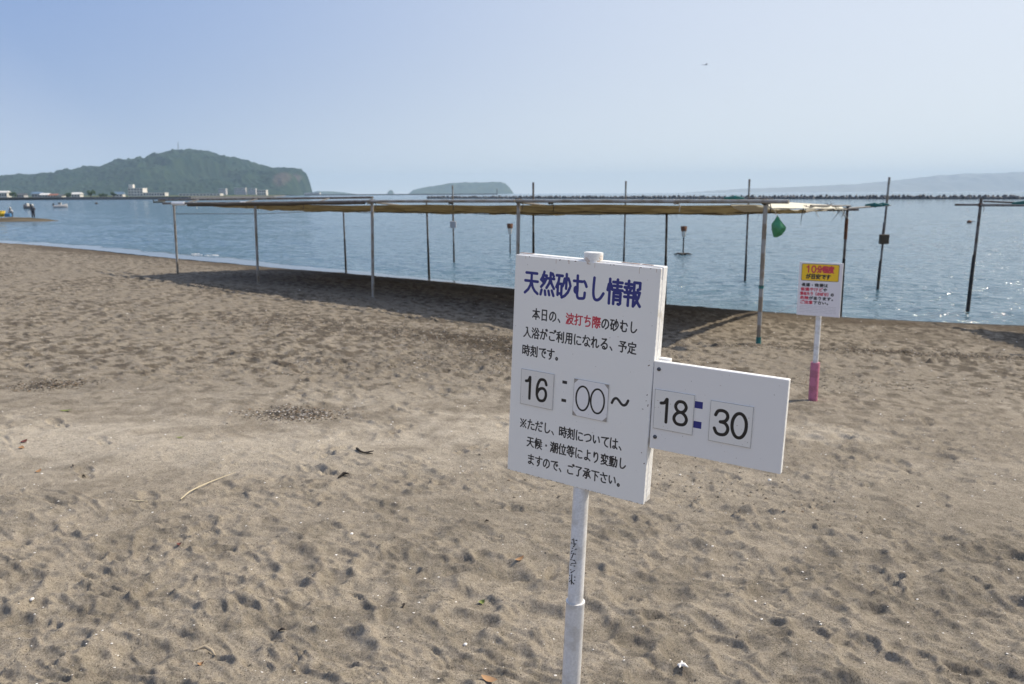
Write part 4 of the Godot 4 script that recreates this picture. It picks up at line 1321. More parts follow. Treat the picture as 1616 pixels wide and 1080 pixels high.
func build_sunshades() -> void:
	var n := noise(0.8, 2, FastNoiseLite.TYPE_SIMPLEX_SMOOTH, 151)
	var front := [[Vector3(-8.300, -0.366, -19.764), Vector3(-8.257, 1.386, -19.764)], [Vector3(-5.551, -0.350, -17.366), Vector3(-5.507, 1.404, -17.366)], [Vector3(-2.563, -0.336, -14.571), Vector3(-2.508, 1.467, -14.571)], [Vector3(0.08, -0.33, -12.44), Vector3(0.112, 1.478, -12.44)], [Vector3(3.141, -0.351, -9.970), Vector3(3.140, 1.469, -9.970)]]
	var rear := [[Vector3(-5.333, -0.95, -25.616), Vector3(-5.334, 1.112, -25.616)], [Vector3(-2.425, -0.95, -23.385), Vector3(-2.453, 1.301, -23.385)], [Vector3(0.566, -0.95, -20.558), Vector3(0.558, 1.823, -20.558)], [Vector3(3.480, -0.95, -17.935), Vector3(3.459, 1.124, -17.935)], [Vector3(6.668, -0.95, -15.989), Vector3(6.663, 1.264, -15.989)]]
	var base: Vector3 = front[4][0]
	var o := thing("sunshade", "long pipe-framed sunshade with brown netting standing along the waterline", "sunshade", base)
	for p in front:
		var g := ground(p[0].x, p[0].z)
		part("post", tube([Vector3(p[0].x, g - 0.2, p[0].z) - base, p[1] - base], 0.027, 14), M.steel, o)
		var t: Vector3 = p[1] - base
		lashing(o, t + Vector3(0, -0.04, 0.0), 0.046, M.rope)
	for p in rear:
		var low: Vector3 = p[0] + Vector3(0, -0.5, 0) - base
		var high: Vector3 = p[1] - base
		part("rear_post", tube([low, high], 0.026, 12), M.dark_steel, o)
		part("weed_growth", tube([low + Vector3(0, 0.3, 0), low.lerp(high, 0.32), low.lerp(high, 0.62)], [0.036, 0.034, 0.029], 12), M.barnacle, o)
	part("rust_band", tube([Vector3(6.663, 0.62, -15.989) - base, Vector3(6.663, 1.02, -15.989) - base], 0.0335, 12), M.rust, o)
	part("teal_band", tube([Vector3(3.141, 0.36, -9.970) - base, Vector3(3.141, 0.40, -9.970) - base], 0.0315, 14), M.teal, o)
	part("teal_band", tube([Vector3(3.141, -0.36, -9.970) - base, Vector3(3.141, -0.26, -9.970) - base], 0.0325, 14), M.teal, o)
	# front rail in lengths, a little in front of the posts
	var fw := Vector3(-0.656, 0, 0.755) * 0.062
	var rail := [Vector3(-8.55, 1.352, -19.99), Vector3(-8.28, 1.355, -19.76), Vector3(-5.53, 1.378, -17.36), Vector3(-2.53, 1.425, -14.57), Vector3(0.10, 1.436, -12.44), Vector3(3.14, 1.437, -9.97), Vector3(3.38, 1.437, -9.77)]
	var lengths := [[0, 2], [2, 3], [3, 4], [4, 6]]
	for l in lengths:
		var path := []
		for k in range(l[0], l[1] + 1): path.append(rail[k] + fw - base)
		path[0] = path[0].lerp(path[1], 0.004)
		part("front_rail", tube(path, 0.0245, 12), M.dark_steel if l[0] < 3 else M.steel, o)
	part("white_sleeve", tube([Vector3(-8.18, 1.352, -19.66) + fw - base, Vector3(-7.72, 1.353, -19.26) + fw - base], 0.042, 12), M.white, o)
	part("white_sleeve", tube([Vector3(-5.85, 1.373, -17.64) + fw - base, Vector3(-5.70, 1.375, -17.51) + fw - base], 0.034, 12), M.white, o)
	part("upper_rail", tube([Vector3(-9.30, 1.43, -21.32) - base, Vector3(-2.62, 1.49, -15.30) - base], 0.022, 10), M.dark_steel, o)
	for q in [0.25, 0.55, 0.85]:
		var p := Vector3(-9.30, 1.43, -21.32).lerp(Vector3(-2.62, 1.49, -15.30), q) - base
		part("strut", tube([p, p + Vector3(-0.25, -0.10, 0.45)], 0.012, 8), M.dark_steel, o)
	# rear rail on the posts at the waterline
	var back := [Vector3(-5.6, 1.068, -25.82), Vector3(-5.33, 1.07, -25.60), Vector3(-2.45, 1.066, -23.37), Vector3(0.56, 1.033, -20.55), Vector3(3.46, 1.095, -17.92), Vector3(6.66, 1.20, -15.98), Vector3(6.85, 1.205, -15.85)]
	var bp := []
	for p in back: bp.append(p + fw - base)
	part("rear_rail", tube(bp, 0.021, 10), M.dark_steel, o)
	# cross beams from front to rear
	for c in [[Vector3(-5.51, 1.35, -17.37), Vector3(-2.45, 1.06, -23.37)], [Vector3(-2.51, 1.41, -14.57), Vector3(-1.55, 1.055, -22.55)], [Vector3(0.11, 1.42, -12.44), Vector3(2.2, 1.07, -19.2)], [Vector3(3.14, 1.40, -9.97), Vector3(6.66, 1.20, -15.99)]]:
		part("cross_beam", tube([c[0] - base, c[1] - base], 0.018, 10), M.dark_steel, o)
	part("tie_rope", tube([Vector3(-8.24, 1.10, -19.75) - base, Vector3(-6.9, 1.03, -22.5) - base, Vector3(-5.34, 1.06, -25.6) - base], 0.007, 6), M.rope, o)
	# the netting
	var fl := []
	var rl := []
	for k in 13:
		var u := k / 12.0
		fl.append(Vector3(-7.55, 1.335, -19.15).lerp(Vector3(3.02, 1.415, -10.02), u) + Vector3(0.02, -0.02 + 0.010 * sin(k * 2.1), 0.0))
		rl.append(Vector3(-4.9, 1.04, -25.2).lerp(Vector3(6.50, 1.175, -16.12), u) + Vector3(0, 0.03 * sin(k * 1.7) - (0.05 if k > 3 and k < 10 else 0.0), 0))
	part("shade_net", hung(fl, rl, 0.06, n), M.net, o)
	part("white_cloth", hung([Vector3(2.75, 1.405, -10.15), Vector3(3.05, 1.40, -9.92)], [Vector3(3.15, 1.285, -10.9), Vector3(4.15, 1.32, -11.55)], 0.03, n, 20, 8), M.cloth, o).position = -base
	(o.get_node("shade_net") as Node3D).position = -base
	part("white_cloth", hung([Vector3(3.12, 1.445, -9.95), Vector3(4.9, 1.36, -13.0), Vector3(6.2, 1.30, -15.2)], [Vector3(3.26, 1.36, -9.95), Vector3(5.02, 1.29, -12.98), Vector3(6.3, 1.245, -15.15)], 0.03, n, 40, 6), M.cloth, o, -base)
	for v in [0.38, 0.72]:
		var seam := []
		for k in 41:
			var u := 0.12 + 0.86 * k / 40.0
			var p := on_line(fl, u).lerp(on_line(rl, u), v)
			p.y -= 0.06 * 4.0 * v * (1.0 - v) * (0.7 + 0.5 * absf(sin(u * PI * 4.0))) + 0.02 + 0.012 * sin(k * 1.3)
			seam.append(p - base)
		part("seam_rope", tube(seam, 0.008, 6), M.rolled, o)
	var roll := []
	for k in 9: roll.append(Vector3(-7.6, 1.325, -19.15).lerp(Vector3(-2.6, 1.395, -14.62), k / 8.0) + fw - base + Vector3(0, 0.008 * sin(k * 2.3), 0))
	part("rolled_net", tube(roll, [0.038, 0.045, 0.036, 0.042, 0.034, 0.036, 0.028, 0.026, 0.018], 10), M.rolled, o)
	var bundle := grown([[Vector3(0, 0, 0), Vector3(0.22, 0.02, 0.15), 0.035, 0.05], [Vector3(0.22, 0.02, 0.15), Vector3(0.40, 0.0, 0.26), 0.05, 0.025], [Vector3(0.2, 0.0, 0.14), Vector3(0.24, -0.05, 0.18), 0.03, 0.015]], 0.02, 0.03)
	part("green_trim", bundle, M.teal, o, Vector3(2.74, 1.475, -10.36) - base).scale = Vector3.ONE * 0.5
	# a bare bar and dry fronds on the right-hand beam
	part("frond_bar", tube([Vector3(4.6, 1.345, -12.4) - base, Vector3(6.80, 1.275, -16.2) - base], 0.014, 8), M.dark_steel, o)
	var r := RandomNumberGenerator.new()
	r.seed = 161
	for k in 16:
		var u := r.randf_range(0.35, 1.0)
		var p := Vector3(3.14, 1.40, -9.97).lerp(Vector3(6.66, 1.22, -15.99), u) - base
		var fallen := r.randf() < 0.7
		part("frond_strip", strip(p + Vector3(0, 0.02, 0.03), p + Vector3(r.randf_range(-0.16, 0.16), r.randf_range(-0.30, -0.12) if fallen else r.randf_range(0.05, 0.13), 0.05), 0.022, r.randf_range(-0.08, 0.08)), M.rope if r.randf() < 0.6 else M.pale_rope, o)
	for k in 7:
		var u := 0.08 + 0.14 * k
		var p := Vector3(-8.28, 1.36, -19.76).lerp(Vector3(3.14, 1.437, -9.97), u) + fw - base
		lashing(o, p, 0.030, M.rope if k % 3 else M.pale_rope)
	for k in 22:
		var u := r.randf()
		var p := on_line(rl, u) - base
		part("cord_end", strip(p, p + Vector3(r.randf_range(-0.1, 0.1), r.randf_range(-0.2, -0.08), 0.02), 0.012, 0.02), M.rope, o)
	# arm that ties the shade to the sea pole at its right end
	part("tie_rail", tube([Vector3(6.55, 1.225, -15.85) - base, Vector3(9.72, 1.205, -20.72) - base], 0.019, 10), M.dark_steel, o)
	for q in [[0.50, 1.0], [0.74, 0.85]]:
		var p := Vector3(6.55, 1.225, -15.85).lerp(Vector3(9.72, 1.205, -20.72), q[0])
		var cl := single("cloth_bundle", bundle, M.teal, "teal cloth bundle tied over the tie rail, nearer the sunshade" if q[0] < 0.6 else "teal cloth bundle tied over the tie rail, nearer the tall pole", "cloth", p + Vector3(-0.08, 0.03, -0.05), "teal bundles tied on the rail")
		cl.scale = Vector3(0.7, 0.9, 0.7) * q[1]
	# green bag on the right front post
	var bag := thing("plastic_bag", "green plastic bag hanging on the right front post of the sunshade", "bag", Vector3(3.255, 1.10, -9.92))
	var rim := [[0.02, 0.145], [0.055, 0.09], [0.115, 0.02], [0.11, -0.01], [0.075, -0.06], [0.03, -0.085], [-0.01, -0.083], [-0.035, 0.0], [-0.037, 0.055], [-0.01, 0.095]]
	var st := tool()
	st.set_smooth_group(3)
	for q in [-1.0, 1.0]:
		for k in rim.size():
			var a := Vector3(rim[k][0], rim[k][1], 0)
			var b := Vector3(rim[(k + 1) % rim.size()][0], rim[(k + 1) % rim.size()][1], 0)
			var c := Vector3(0.028, 0.005, 0.0)
			var am := a.lerp(c, 0.45) + Vector3(0, 0, q * (0.045 + 0.012 * (k % 3)))
			var bm := b.lerp(c, 0.45) + Vector3(0, 0, q * (0.045 + 0.012 * ((k + 1) % rim.size() % 3)))
			var cm := c + Vector3(0, 0, q * 0.06)
			quad(st, a, b, bm, am)
			for v in [am, bm, cm]: st.add_vertex(v)
	part("bag_body", done(st), M.bag, bag).scale = Vector3(1.2, 1.18, 1.3)
	part("string", tube([Vector3(-0.07, 0.28, -0.03), Vector3(-0.01, 0.22, 0.0), Vector3(0.02, 0.14, 0.0)], 0.004, 6), M.pale_rope, bag)

	# the next sunshade, mostly out of the picture on the right
	var b2 := Vector3(9.52, SEA, -16.458)
	var s2 := thing("sunshade", "pipe-framed sunshade cut by the right picture edge", "sunshade", b2)
	part("rear_post", tube([Vector3(0, -0.5, 0), Vector3(0.05, 2.36, 0)], 0.029, 12), M.dark_steel, s2)
	part("weed_growth", tube([Vector3(0, -0.2, 0), Vector3(0.012, 0.75, 0), Vector3(0.02, 1.2, 0)], [0.038, 0.037, 0.032], 12), M.barnacle, s2)
	part("rear_rail", tube([Vector3(9.20, 1.275, -16.74) - b2, Vector3(13.6, 1.285, -12.92) - b2], 0.021, 10), M.dark_steel, s2)
	part("rear_rail", tube([Vector3(9.60, 1.345, -16.42) - b2, Vector3(10.6, 1.29, -15.50) - b2, Vector3(13.5, 1.31, -13.0) - b2], 0.017, 10), M.dark_steel, s2)
	var spots := [Vector3(7.95, 0, -9.95), Vector3(11.75, 0, -6.7), Vector3(13.3, 0, -13.18)]
	for p in spots:
		var g := rise(to_shore(p.x, p.z)) + SEA
		part("post", tube([Vector3(p.x, g - 0.3, p.z) - b2, Vector3(p.x, 1.42, p.z) - b2], 0.03, 12), M.steel, s2)
	part("front_rail", tube([Vector3(7.7, 1.40, -10.2) - b2, Vector3(12.0, 1.42, -6.5) - b2], 0.024, 12), M.steel, s2)
	part("cross_beam", tube([Vector3(7.95, 1.37, -9.95) - b2, Vector3(9.56, 1.26, -16.45) - b2], 0.018, 10), M.dark_steel, s2)
	part("cross_beam", tube([Vector3(11.75, 1.37, -6.7) - b2, Vector3(13.3, 1.26, -13.18) - b2], 0.018, 10), M.dark_steel, s2)
	part("shade_net", hung([Vector3(8.0, 1.39, -10.0), Vector3(11.7, 1.40, -6.75)], [Vector3(8.75, 1.30, -13.2), Vector3(12.5, 1.30, -10.0)], 0.04, n, 40, 12), M.net, s2, -b2)
	lashing(s2, Vector3(0.05, 2.22, 0), 0.05, M.rust)
	var cl2 := single("cloth_bundle", bundle, M.teal, "teal cloth bundle on the rail at the right picture edge", "cloth", Vector3(9.98, 1.30, -16.05), "teal bundles tied on the rail")
	cl2.scale = Vector3(0.8, 1.0, 0.8)


func build_sea_poles() -> void:
	var list := [[Vector3(-2.119, SEA, -29.357), Vector3(-2.125, 1.842, -29.357), 1.40, "tall thin pole in the sea carrying a pale square box", M.grey_wall], [Vector3(3.610, SEA, -25.676), Vector3(3.630, 1.916, -25.676), 0.0, "tall bare pole in the sea rising straight behind the white signboard", null], [Vector3(6.724, SEA, -22.867), Vector3(6.710, 1.911, -22.867), 0.0, "tall bare pole in the sea just left of the green bag", null], [Vector3(9.509, SEA, -20.592), Vector3(9.588, 1.905, -20.592), 1.30, "tall pole in the sea carrying a dark brown box, right of the small notice", M.rolled]]
	for l in list:
		var o := thing("sea_pole", l[3], "pole", l[0], "tall poles standing in the sea")
		var top: Vector3 = l[1] - l[0]
		part("shaft", tube([Vector3(0, -0.8, 0), top], 0.027, 12), M.dark_steel, o)
		part("bare_top", tube([top * 0.80, top + Vector3(0, 0.002, 0)], 0.0285, 12), M.steel, o)
		part("weed_growth", tube([Vector3(0, -0.4, 0), top * 0.12, top * 0.26], [0.034, 0.034, 0.029], 12), M.barnacle, o)
		if l[2] > 0:
			var at: Vector3 = top * (l[2] / top.y)
			part("box", box(Vector3(0.22, 0.245, 0.12), 0.01, Vector3(0, 0, 0.07)), l[4], o, at)
			part("sleeve", tube([at + Vector3(0, 0.1, 0), at + top * 0.15], 0.036, 10), M.dark_steel, o)
	var rail := single("sea_rail", tube([Vector3(-0.7, 0, -0.59), Vector3(0.47, 0, 0.40)], 0.02, 10), M.dark_steel, "short dark pipe lashed across the tall pole near the green bag", "pipe", Vector3(6.78, 1.375, -22.80))
	rail.rotation.z = 0.0
	var stakes := [[Vector3(-0.062, SEA, -34.318), Vector3(-0.028, 0.288, -34.318), "stake with a brown and white cup head, left of the signboard"], [Vector3(7.034, SEA, -32.761), Vector3(7.020, 0.208, -32.761), "stake with a dark brown cup head, right of the signboard, weed at its foot"]]
	for k in 2:
		var s: Array = stakes[k]
		var o := thing("marker_stake", s[2], "stake", s[0], "cup-headed stakes in the sea")
		var h: float = s[1].y - s[0].y
		part("shaft", tube([Vector3(0, -0.8, 0), Vector3(0.005, h - 0.4, 0)], [0.034, 0.026], 10), M.barnacle, o)
		part("cup", lathe([[0.035, h - 0.46], [0.07, h - 0.42], [0.085, h - 0.26], [0.11, h - 0.20]], 14), M.white_rust, o)
		part("cup_rim", lathe([[0.112, h - 0.20], [0.135, h - 0.02], [0.12, h], [0.02, h - 0.03]], 14), M.rust, o)
		if k == 1:
			var st := tool()
			for q in 7:
				var a := TAU * q / 7.0
				add_tube(st, [Vector3.ZERO, Vector3(cos(a) * 0.2, 0.05, sin(a) * 0.2), Vector3(cos(a) * 0.38, 0.01, sin(a) * 0.3)], [0.05, 0.03, 0.01], 6)
			part("weed", done(st), M.barnacle, o)


# ------------------------------------------------------------------ sand bar, people and boats on the left
func person(label: String, at: Vector3, crouch: bool, turn: float) -> void:
	var o := thing("person", label, "person", at, "")
	o.rotation.y = turn
	var b := []
	var shirt := []
	var hat := []
	if crouch:
		b = [[Vector3(-0.10, -0.3, 0.10), Vector3(-0.13, 0.42, 0.22), 0.07, 0.085], [Vector3(0.10, -0.3, 0.10), Vector3(0.13, 0.42, 0.22), 0.07, 0.085], [Vector3(-0.13, 0.42, 0.22), Vector3(-0.09, 0.40, -0.14), 0.085, 0.11], [Vector3(0.13, 0.42, 0.22), Vector3(0.09, 0.40, -0.14), 0.085, 0.11], [Vector3(0, 0.44, -0.14), Vector3(0, 0.80, 0.16), 0.17, 0.17], [Vector3(0, 0.86, 0.22), Vector3(0, 0.98, 0.34), 0.06, 0.06], [Vector3(0, 0.98, 0.36), Vector3(0, 1.06, 0.40), 0.09, 0.10], [Vector3(-0.19, 0.80, 0.18), Vector3(-0.22, 0.52, 0.34), 0.06, 0.05], [Vector3(-0.22, 0.52, 0.34), Vector3(-0.12, 0.26, 0.46), 0.045, 0.035], [Vector3(0.19, 0.80, 0.18), Vector3(0.22, 0.52, 0.34), 0.06, 0.05], [Vector3(0.22, 0.52, 0.34), Vector3(0.10, 0.24, 0.48), 0.045, 0.035]]
		shirt = [[Vector3(0, 0.46, -0.13), Vector3(0, 0.82, 0.17), 0.19, 0.19], [Vector3(-0.19, 0.81, 0.18), Vector3(-0.215, 0.60, 0.30), 0.075, 0.065], [Vector3(0.19, 0.81, 0.18), Vector3(0.215, 0.60, 0.30), 0.075, 0.065]]
		hat = [[Vector3(0, 1.08, 0.37), Vector3(0, 1.13, 0.39), 0.125, 0.11]]
	else:
		b = [[Vector3(-0.10, -0.3, 0), Vector3(-0.10, 0.28, 0.02), 0.06, 0.075], [Vector3(0.10, -0.3, 0), Vector3(0.10, 0.28, 0.02), 0.06, 0.075], [Vector3(-0.10, 0.28, 0.02), Vector3(-0.09, 0.70, -0.02), 0.075, 0.10], [Vector3(0.10, 0.28, 0.02), Vector3(0.09, 0.70, -0.02), 0.075, 0.10], [Vector3(0, 0.74, -0.02), Vector3(0.02, 1.10, 0.08), 0.15, 0.17], [Vector3(0.02, 1.18, 0.10), Vector3(0.03, 1.28, 0.15), 0.055, 0.055], [Vector3(0.03, 1.31, 0.17), Vector3(0.03, 1.38, 0.18), 0.09, 0.10], [Vector3(-0.18, 1.12, 0.08), Vector3(-0.24, 0.88, 0.20), 0.055, 0.048], [Vector3(-0.24, 0.88, 0.20), Vector3(-0.14, 0.74, 0.38), 0.042, 0.034], [Vector3(0.20, 1.12, 0.08), Vector3(0.25, 0.88, 0.20), 0.055, 0.048], [Vector3(0.25, 0.88, 0.20), Vector3(0.14, 0.76, 0.40), 0.042, 0.034]]
		shirt = [[Vector3(0, 0.80, -0.02), Vector3(0.02, 1.11, 0.08), 0.18, 0.19], [Vector3(-0.18, 1.13, 0.08), Vector3(-0.235, 0.92, 0.18), 0.07, 0.06], [Vector3(0.20, 1.13, 0.08), Vector3(0.245, 0.92, 0.18), 0.07, 0.06]]
		hat = [[Vector3(0.03, 1.40, 0.165), Vector3(0.03, 1.45, 0.165), 0.125, 0.11], [Vector3(0.03, 1.39, 0.14), Vector3(0.03, 1.39, 0.24), 0.10, 0.12]]
	part("body", grown(b, 0.028, 0.05), mat(Color(0.035, 0.035, 0.045), 0.9), o)
	part("shirt", grown(shirt, 0.03, 0.05), mat(Color(0.34, 0.35, 0.37) if crouch else Color(0.07, 0.075, 0.09), 0.9), o)
	part("hat", grown(hat, 0.025, 0.04), mat(Color(0.45, 0.44, 0.41), 0.9), o)
	var headings: Vector3 = Vector3(0, 1.02, 0.46) if crouch else Vector3(0.03, 1.34, 0.265)
	part("face", grown([[headings, headings + Vector3(0, 0.05, -0.02), 0.045, 0.06], [headings + Vector3(0, 0.02, 0.03), headings + Vector3(0, 0.0, 0.045), 0.018, 0.014]], 0.012, 0.02), mat(Color(0.30, 0.19, 0.13), 0.8), o)


func boat(label: String, at: Vector3, long: float, turn: float, paint: Material, cabin: bool) -> void:
	var o := thing("boat", label, "boat", at, "boats moored in the bay")
	o.rotation.y = turn
	var st := tool()
	st.set_smooth_group(1)
	var n := 12
	var rings := []
	for k in n + 1:
		var t := k / float(n)
		var half := long * 0.16 * pow(sin(clampf(t * 0.86 + 0.14, 0, 1) * PI), 0.6) * (1.0 if t < 0.9 else (1.0 - (t - 0.9) * 8.0))
		half = maxf(half, 0.03)
		var top := 0.50 + 0.35 * t * t
		var x := (t - 0.5) * long
		rings.append([Vector3(x, top, -half), Vector3(x, 0.05, -half * 0.75), Vector3(x, -0.2, 0), Vector3(x, 0.05, half * 0.75), Vector3(x, top, half), Vector3(x, top - 0.02, half - 0.06 if half > 0.1 else 0.0), Vector3(x, 0.18, 0), Vector3(x, top - 0.02, -(half - 0.06) if half > 0.1 else 0.0)])
	for k in n:
		for j in 8:
			var j2 := (j + 1) % 8
			quad(st, rings[k][j], rings[k][j2], rings[k + 1][j2], rings[k + 1][j])
	for e in [0, n]:
		for j in range(1, 7):
			for v in [rings[e][0], rings[e][j], rings[e][j + 1]]: st.add_vertex(v)
	part("hull", done(st), paint, o)
	part("thwart", box(Vector3(0.25, 0.05, long * 0.28), 0.01, Vector3(0.0, 0.44, 0)), M.bark, o)
	part("engine", box(Vector3(0.30, 0.62, 0.26), 0.05, Vector3(-long * 0.48, 0.62, 0)), M.black, o)
	if cabin:
		part("cabin", box(Vector3(long * 0.24, 0.70, long * 0.20), 0.06, Vector3(-0.1, 0.72, 0)), M.pale_wall, o)
		part("cabin_window", box(Vector3(long * 0.18, 0.25, long * 0.226), 0.01, Vector3(-0.1, 0.95, 0)), M.window, o)


func build_left_shore() -> void:
	# a low bar of sand reaching in from the left
	var n := noise(0.35, 3, FastNoiseLite.TYPE_SIMPLEX_SMOOTH, 171)
	var pts := PackedVector3Array()
	var colors := PackedColorArray()
	for j in 40:
		var v := lerpf(-1, 1, j / 39.0)
		for i in 90:
			var u := i / 89.0
			var axis := Vector3(-43.6, 0, -81.0).lerp(Vector3(-112, 0, -95), u)
			var half := 10.5 * pow(u * 2.4, 0.75) if u < 0.4 else 10.5 + (u - 0.4) * 18.0
			var p := axis + Vector3(0.16, 0, -0.98) * v * half
			var g := n.get_noise_2d(p.x, p.z)
			p.y = SEA - 0.12 + (0.42 + 0.10 * g) * (1.0 - pow(absf(v), 2.4)) * smoothstep(0.0, 0.10, u)
			pts.append(p)
			var c := Vector3(0.10, 0.085, 0.062) * (1.0 + 0.7 * g)
			colors.append(Color(c.x, c.y, c.z))
	structure("sand_bar", sheet(pts, 90, colors), M.forest)
	person("person wading bent forward behind the sand bar, dark trousers and pale cap", Vector3(-57.1, SEA, -96.3), false, 0.5)
	person("person crouching behind the sand bar in a pale shirt and dark trousers", Vector3(-60.6, SEA - 0.02, -97.6), true, 0.6)
	var tub := single("tub", lathe([[0.30, 0.0], [0.42, 0.55], [0.46, 0.58], [0.43, 0.60], [0.36, 0.1], [0.01, 0.08]], 18), mat(Color(0.62, 0.42, 0.03), 0.5), "yellow tub on the sand bar at the left picture edge", "tub", Vector3(-57.25, SEA + 0.22, -90.4))
	tub.scale = Vector3.ONE * 1.1
	single("crate", box(Vector3(0.6, 0.38, 0.4), 0.03, Vector3(0, 0.19, 0)), mat(Color(0.05, 0.16, 0.32), 0.5), "blue crate on the sand bar beside the yellow tub", "crate", Vector3(-56.3, SEA + 0.22, -90.2))
	boat("dark boat moored behind the wading person", Vector3(-96.5, SEA, -161), 2.7, 2.6, M.dark_steel, true)
	boat("grey boat with a white cabin right of the wading person", Vector3(-95.7, SEA, -171.5), 2.7, 0.4, M.grey_wall, true)
	boat("low olive boat moored left of the sunshade", Vector3(-121, SEA, -278), 4.0, 0.1, mat(Color(0.15, 0.14, 0.10), 0.7), false)
	var bu := thing("buoy", "small dark mooring buoy on the water between the boats", "buoy", Vector3(-126.3, SEA, -246))
	part("float", lathe([[0.02, -0.3], [0.35, -0.15], [0.45, 0.1], [0.35, 0.35], [0.08, 0.45]], 14), M.barnacle, bu)
	part("ring", lathe([[0.05, 0.45], [0.07, 0.62], [0.02, 0.66]], 8), M.rust, bu)
	var fl := thing("float", "small dark red float on the water left of the right-hand sunshade", "float", Vector3(36.9, SEA, -64.8))
	part("body", lathe([[0.02, -0.1], [0.14, -0.04], [0.19, 0.06], [0.14, 0.16], [0.03, 0.20]], 12), M.rust, fl)
	part("tag", strip(Vector3(0.1, 0.12, 0), Vector3(0.45, 0.10, 0), 0.08, 0.05), M.rope, fl)
	# a bird far up on the right
	var g := thing("gull", "tiny pale gull gliding high in the sky", "bird", Vector3(14.01, 10.60, -60.0))
	part("body", grown([[Vector3(-0.16, 0, 0), Vector3(0.10, 0.01, 0), 0.02, 0.045], [Vector3(0.10, 0.01, 0), Vector3(0.19, 0.02, 0), 0.045, 0.025]], 0.012, 0.02), M.white, g)
	for s in [-1.0, 1.0]:
		part("wing", strip(Vector3(0.05, 0.02, 0), Vector3(-0.02 + 0.14 * s, 0.05, 0.42 * s), 0.11, -0.06), M.grey_wall, g)


# ------------------------------------------------------------------ small things on the sand
func curled_leaf(long: float, wide: float, curl: float) -> ArrayMesh:
	var st := tool()
	st.set_smooth_group(1)
	var rows := []
	for k in 8:
		var t := k / 7.0
		var half := wide * 0.5 * pow(sin(PI * clampf(t * 0.94 + 0.03, 0, 1)), 0.8)
		var y := curl * (t - 0.5) * (t - 0.5) * 4.0
		rows.append([Vector3((t - 0.5) * long, y + 0.25 * half, -half), Vector3((t - 0.5) * long, y, 0), Vector3((t - 0.5) * long, y + 0.25 * half, half)])
	for k in 7:
		for j in 2:
			quad(st, rows[k][j], rows[k][j + 1], rows[k + 1][j + 1], rows[k + 1][j])
	return done(st)


func scatter(called: String, label: String, mesh: Mesh, m: Material, places: Array) -> void:
	var mm := MultiMesh.new()
	mm.transform_format = MultiMesh.TRANSFORM_3D
	mm.use_colors = true
	mm.mesh = mesh
	mm.instance_count = places.size()
	for k in places.size():
		mm.set_instance_transform(k, places[k][0])
		mm.set_instance_color(k, places[k][1])
	var o := MultiMeshInstance3D.new()
	o.name = called
	o.multimesh = mm
	o.material_override = m
	add_child(o)
	describe(o, label, "debris", "", "stuff")


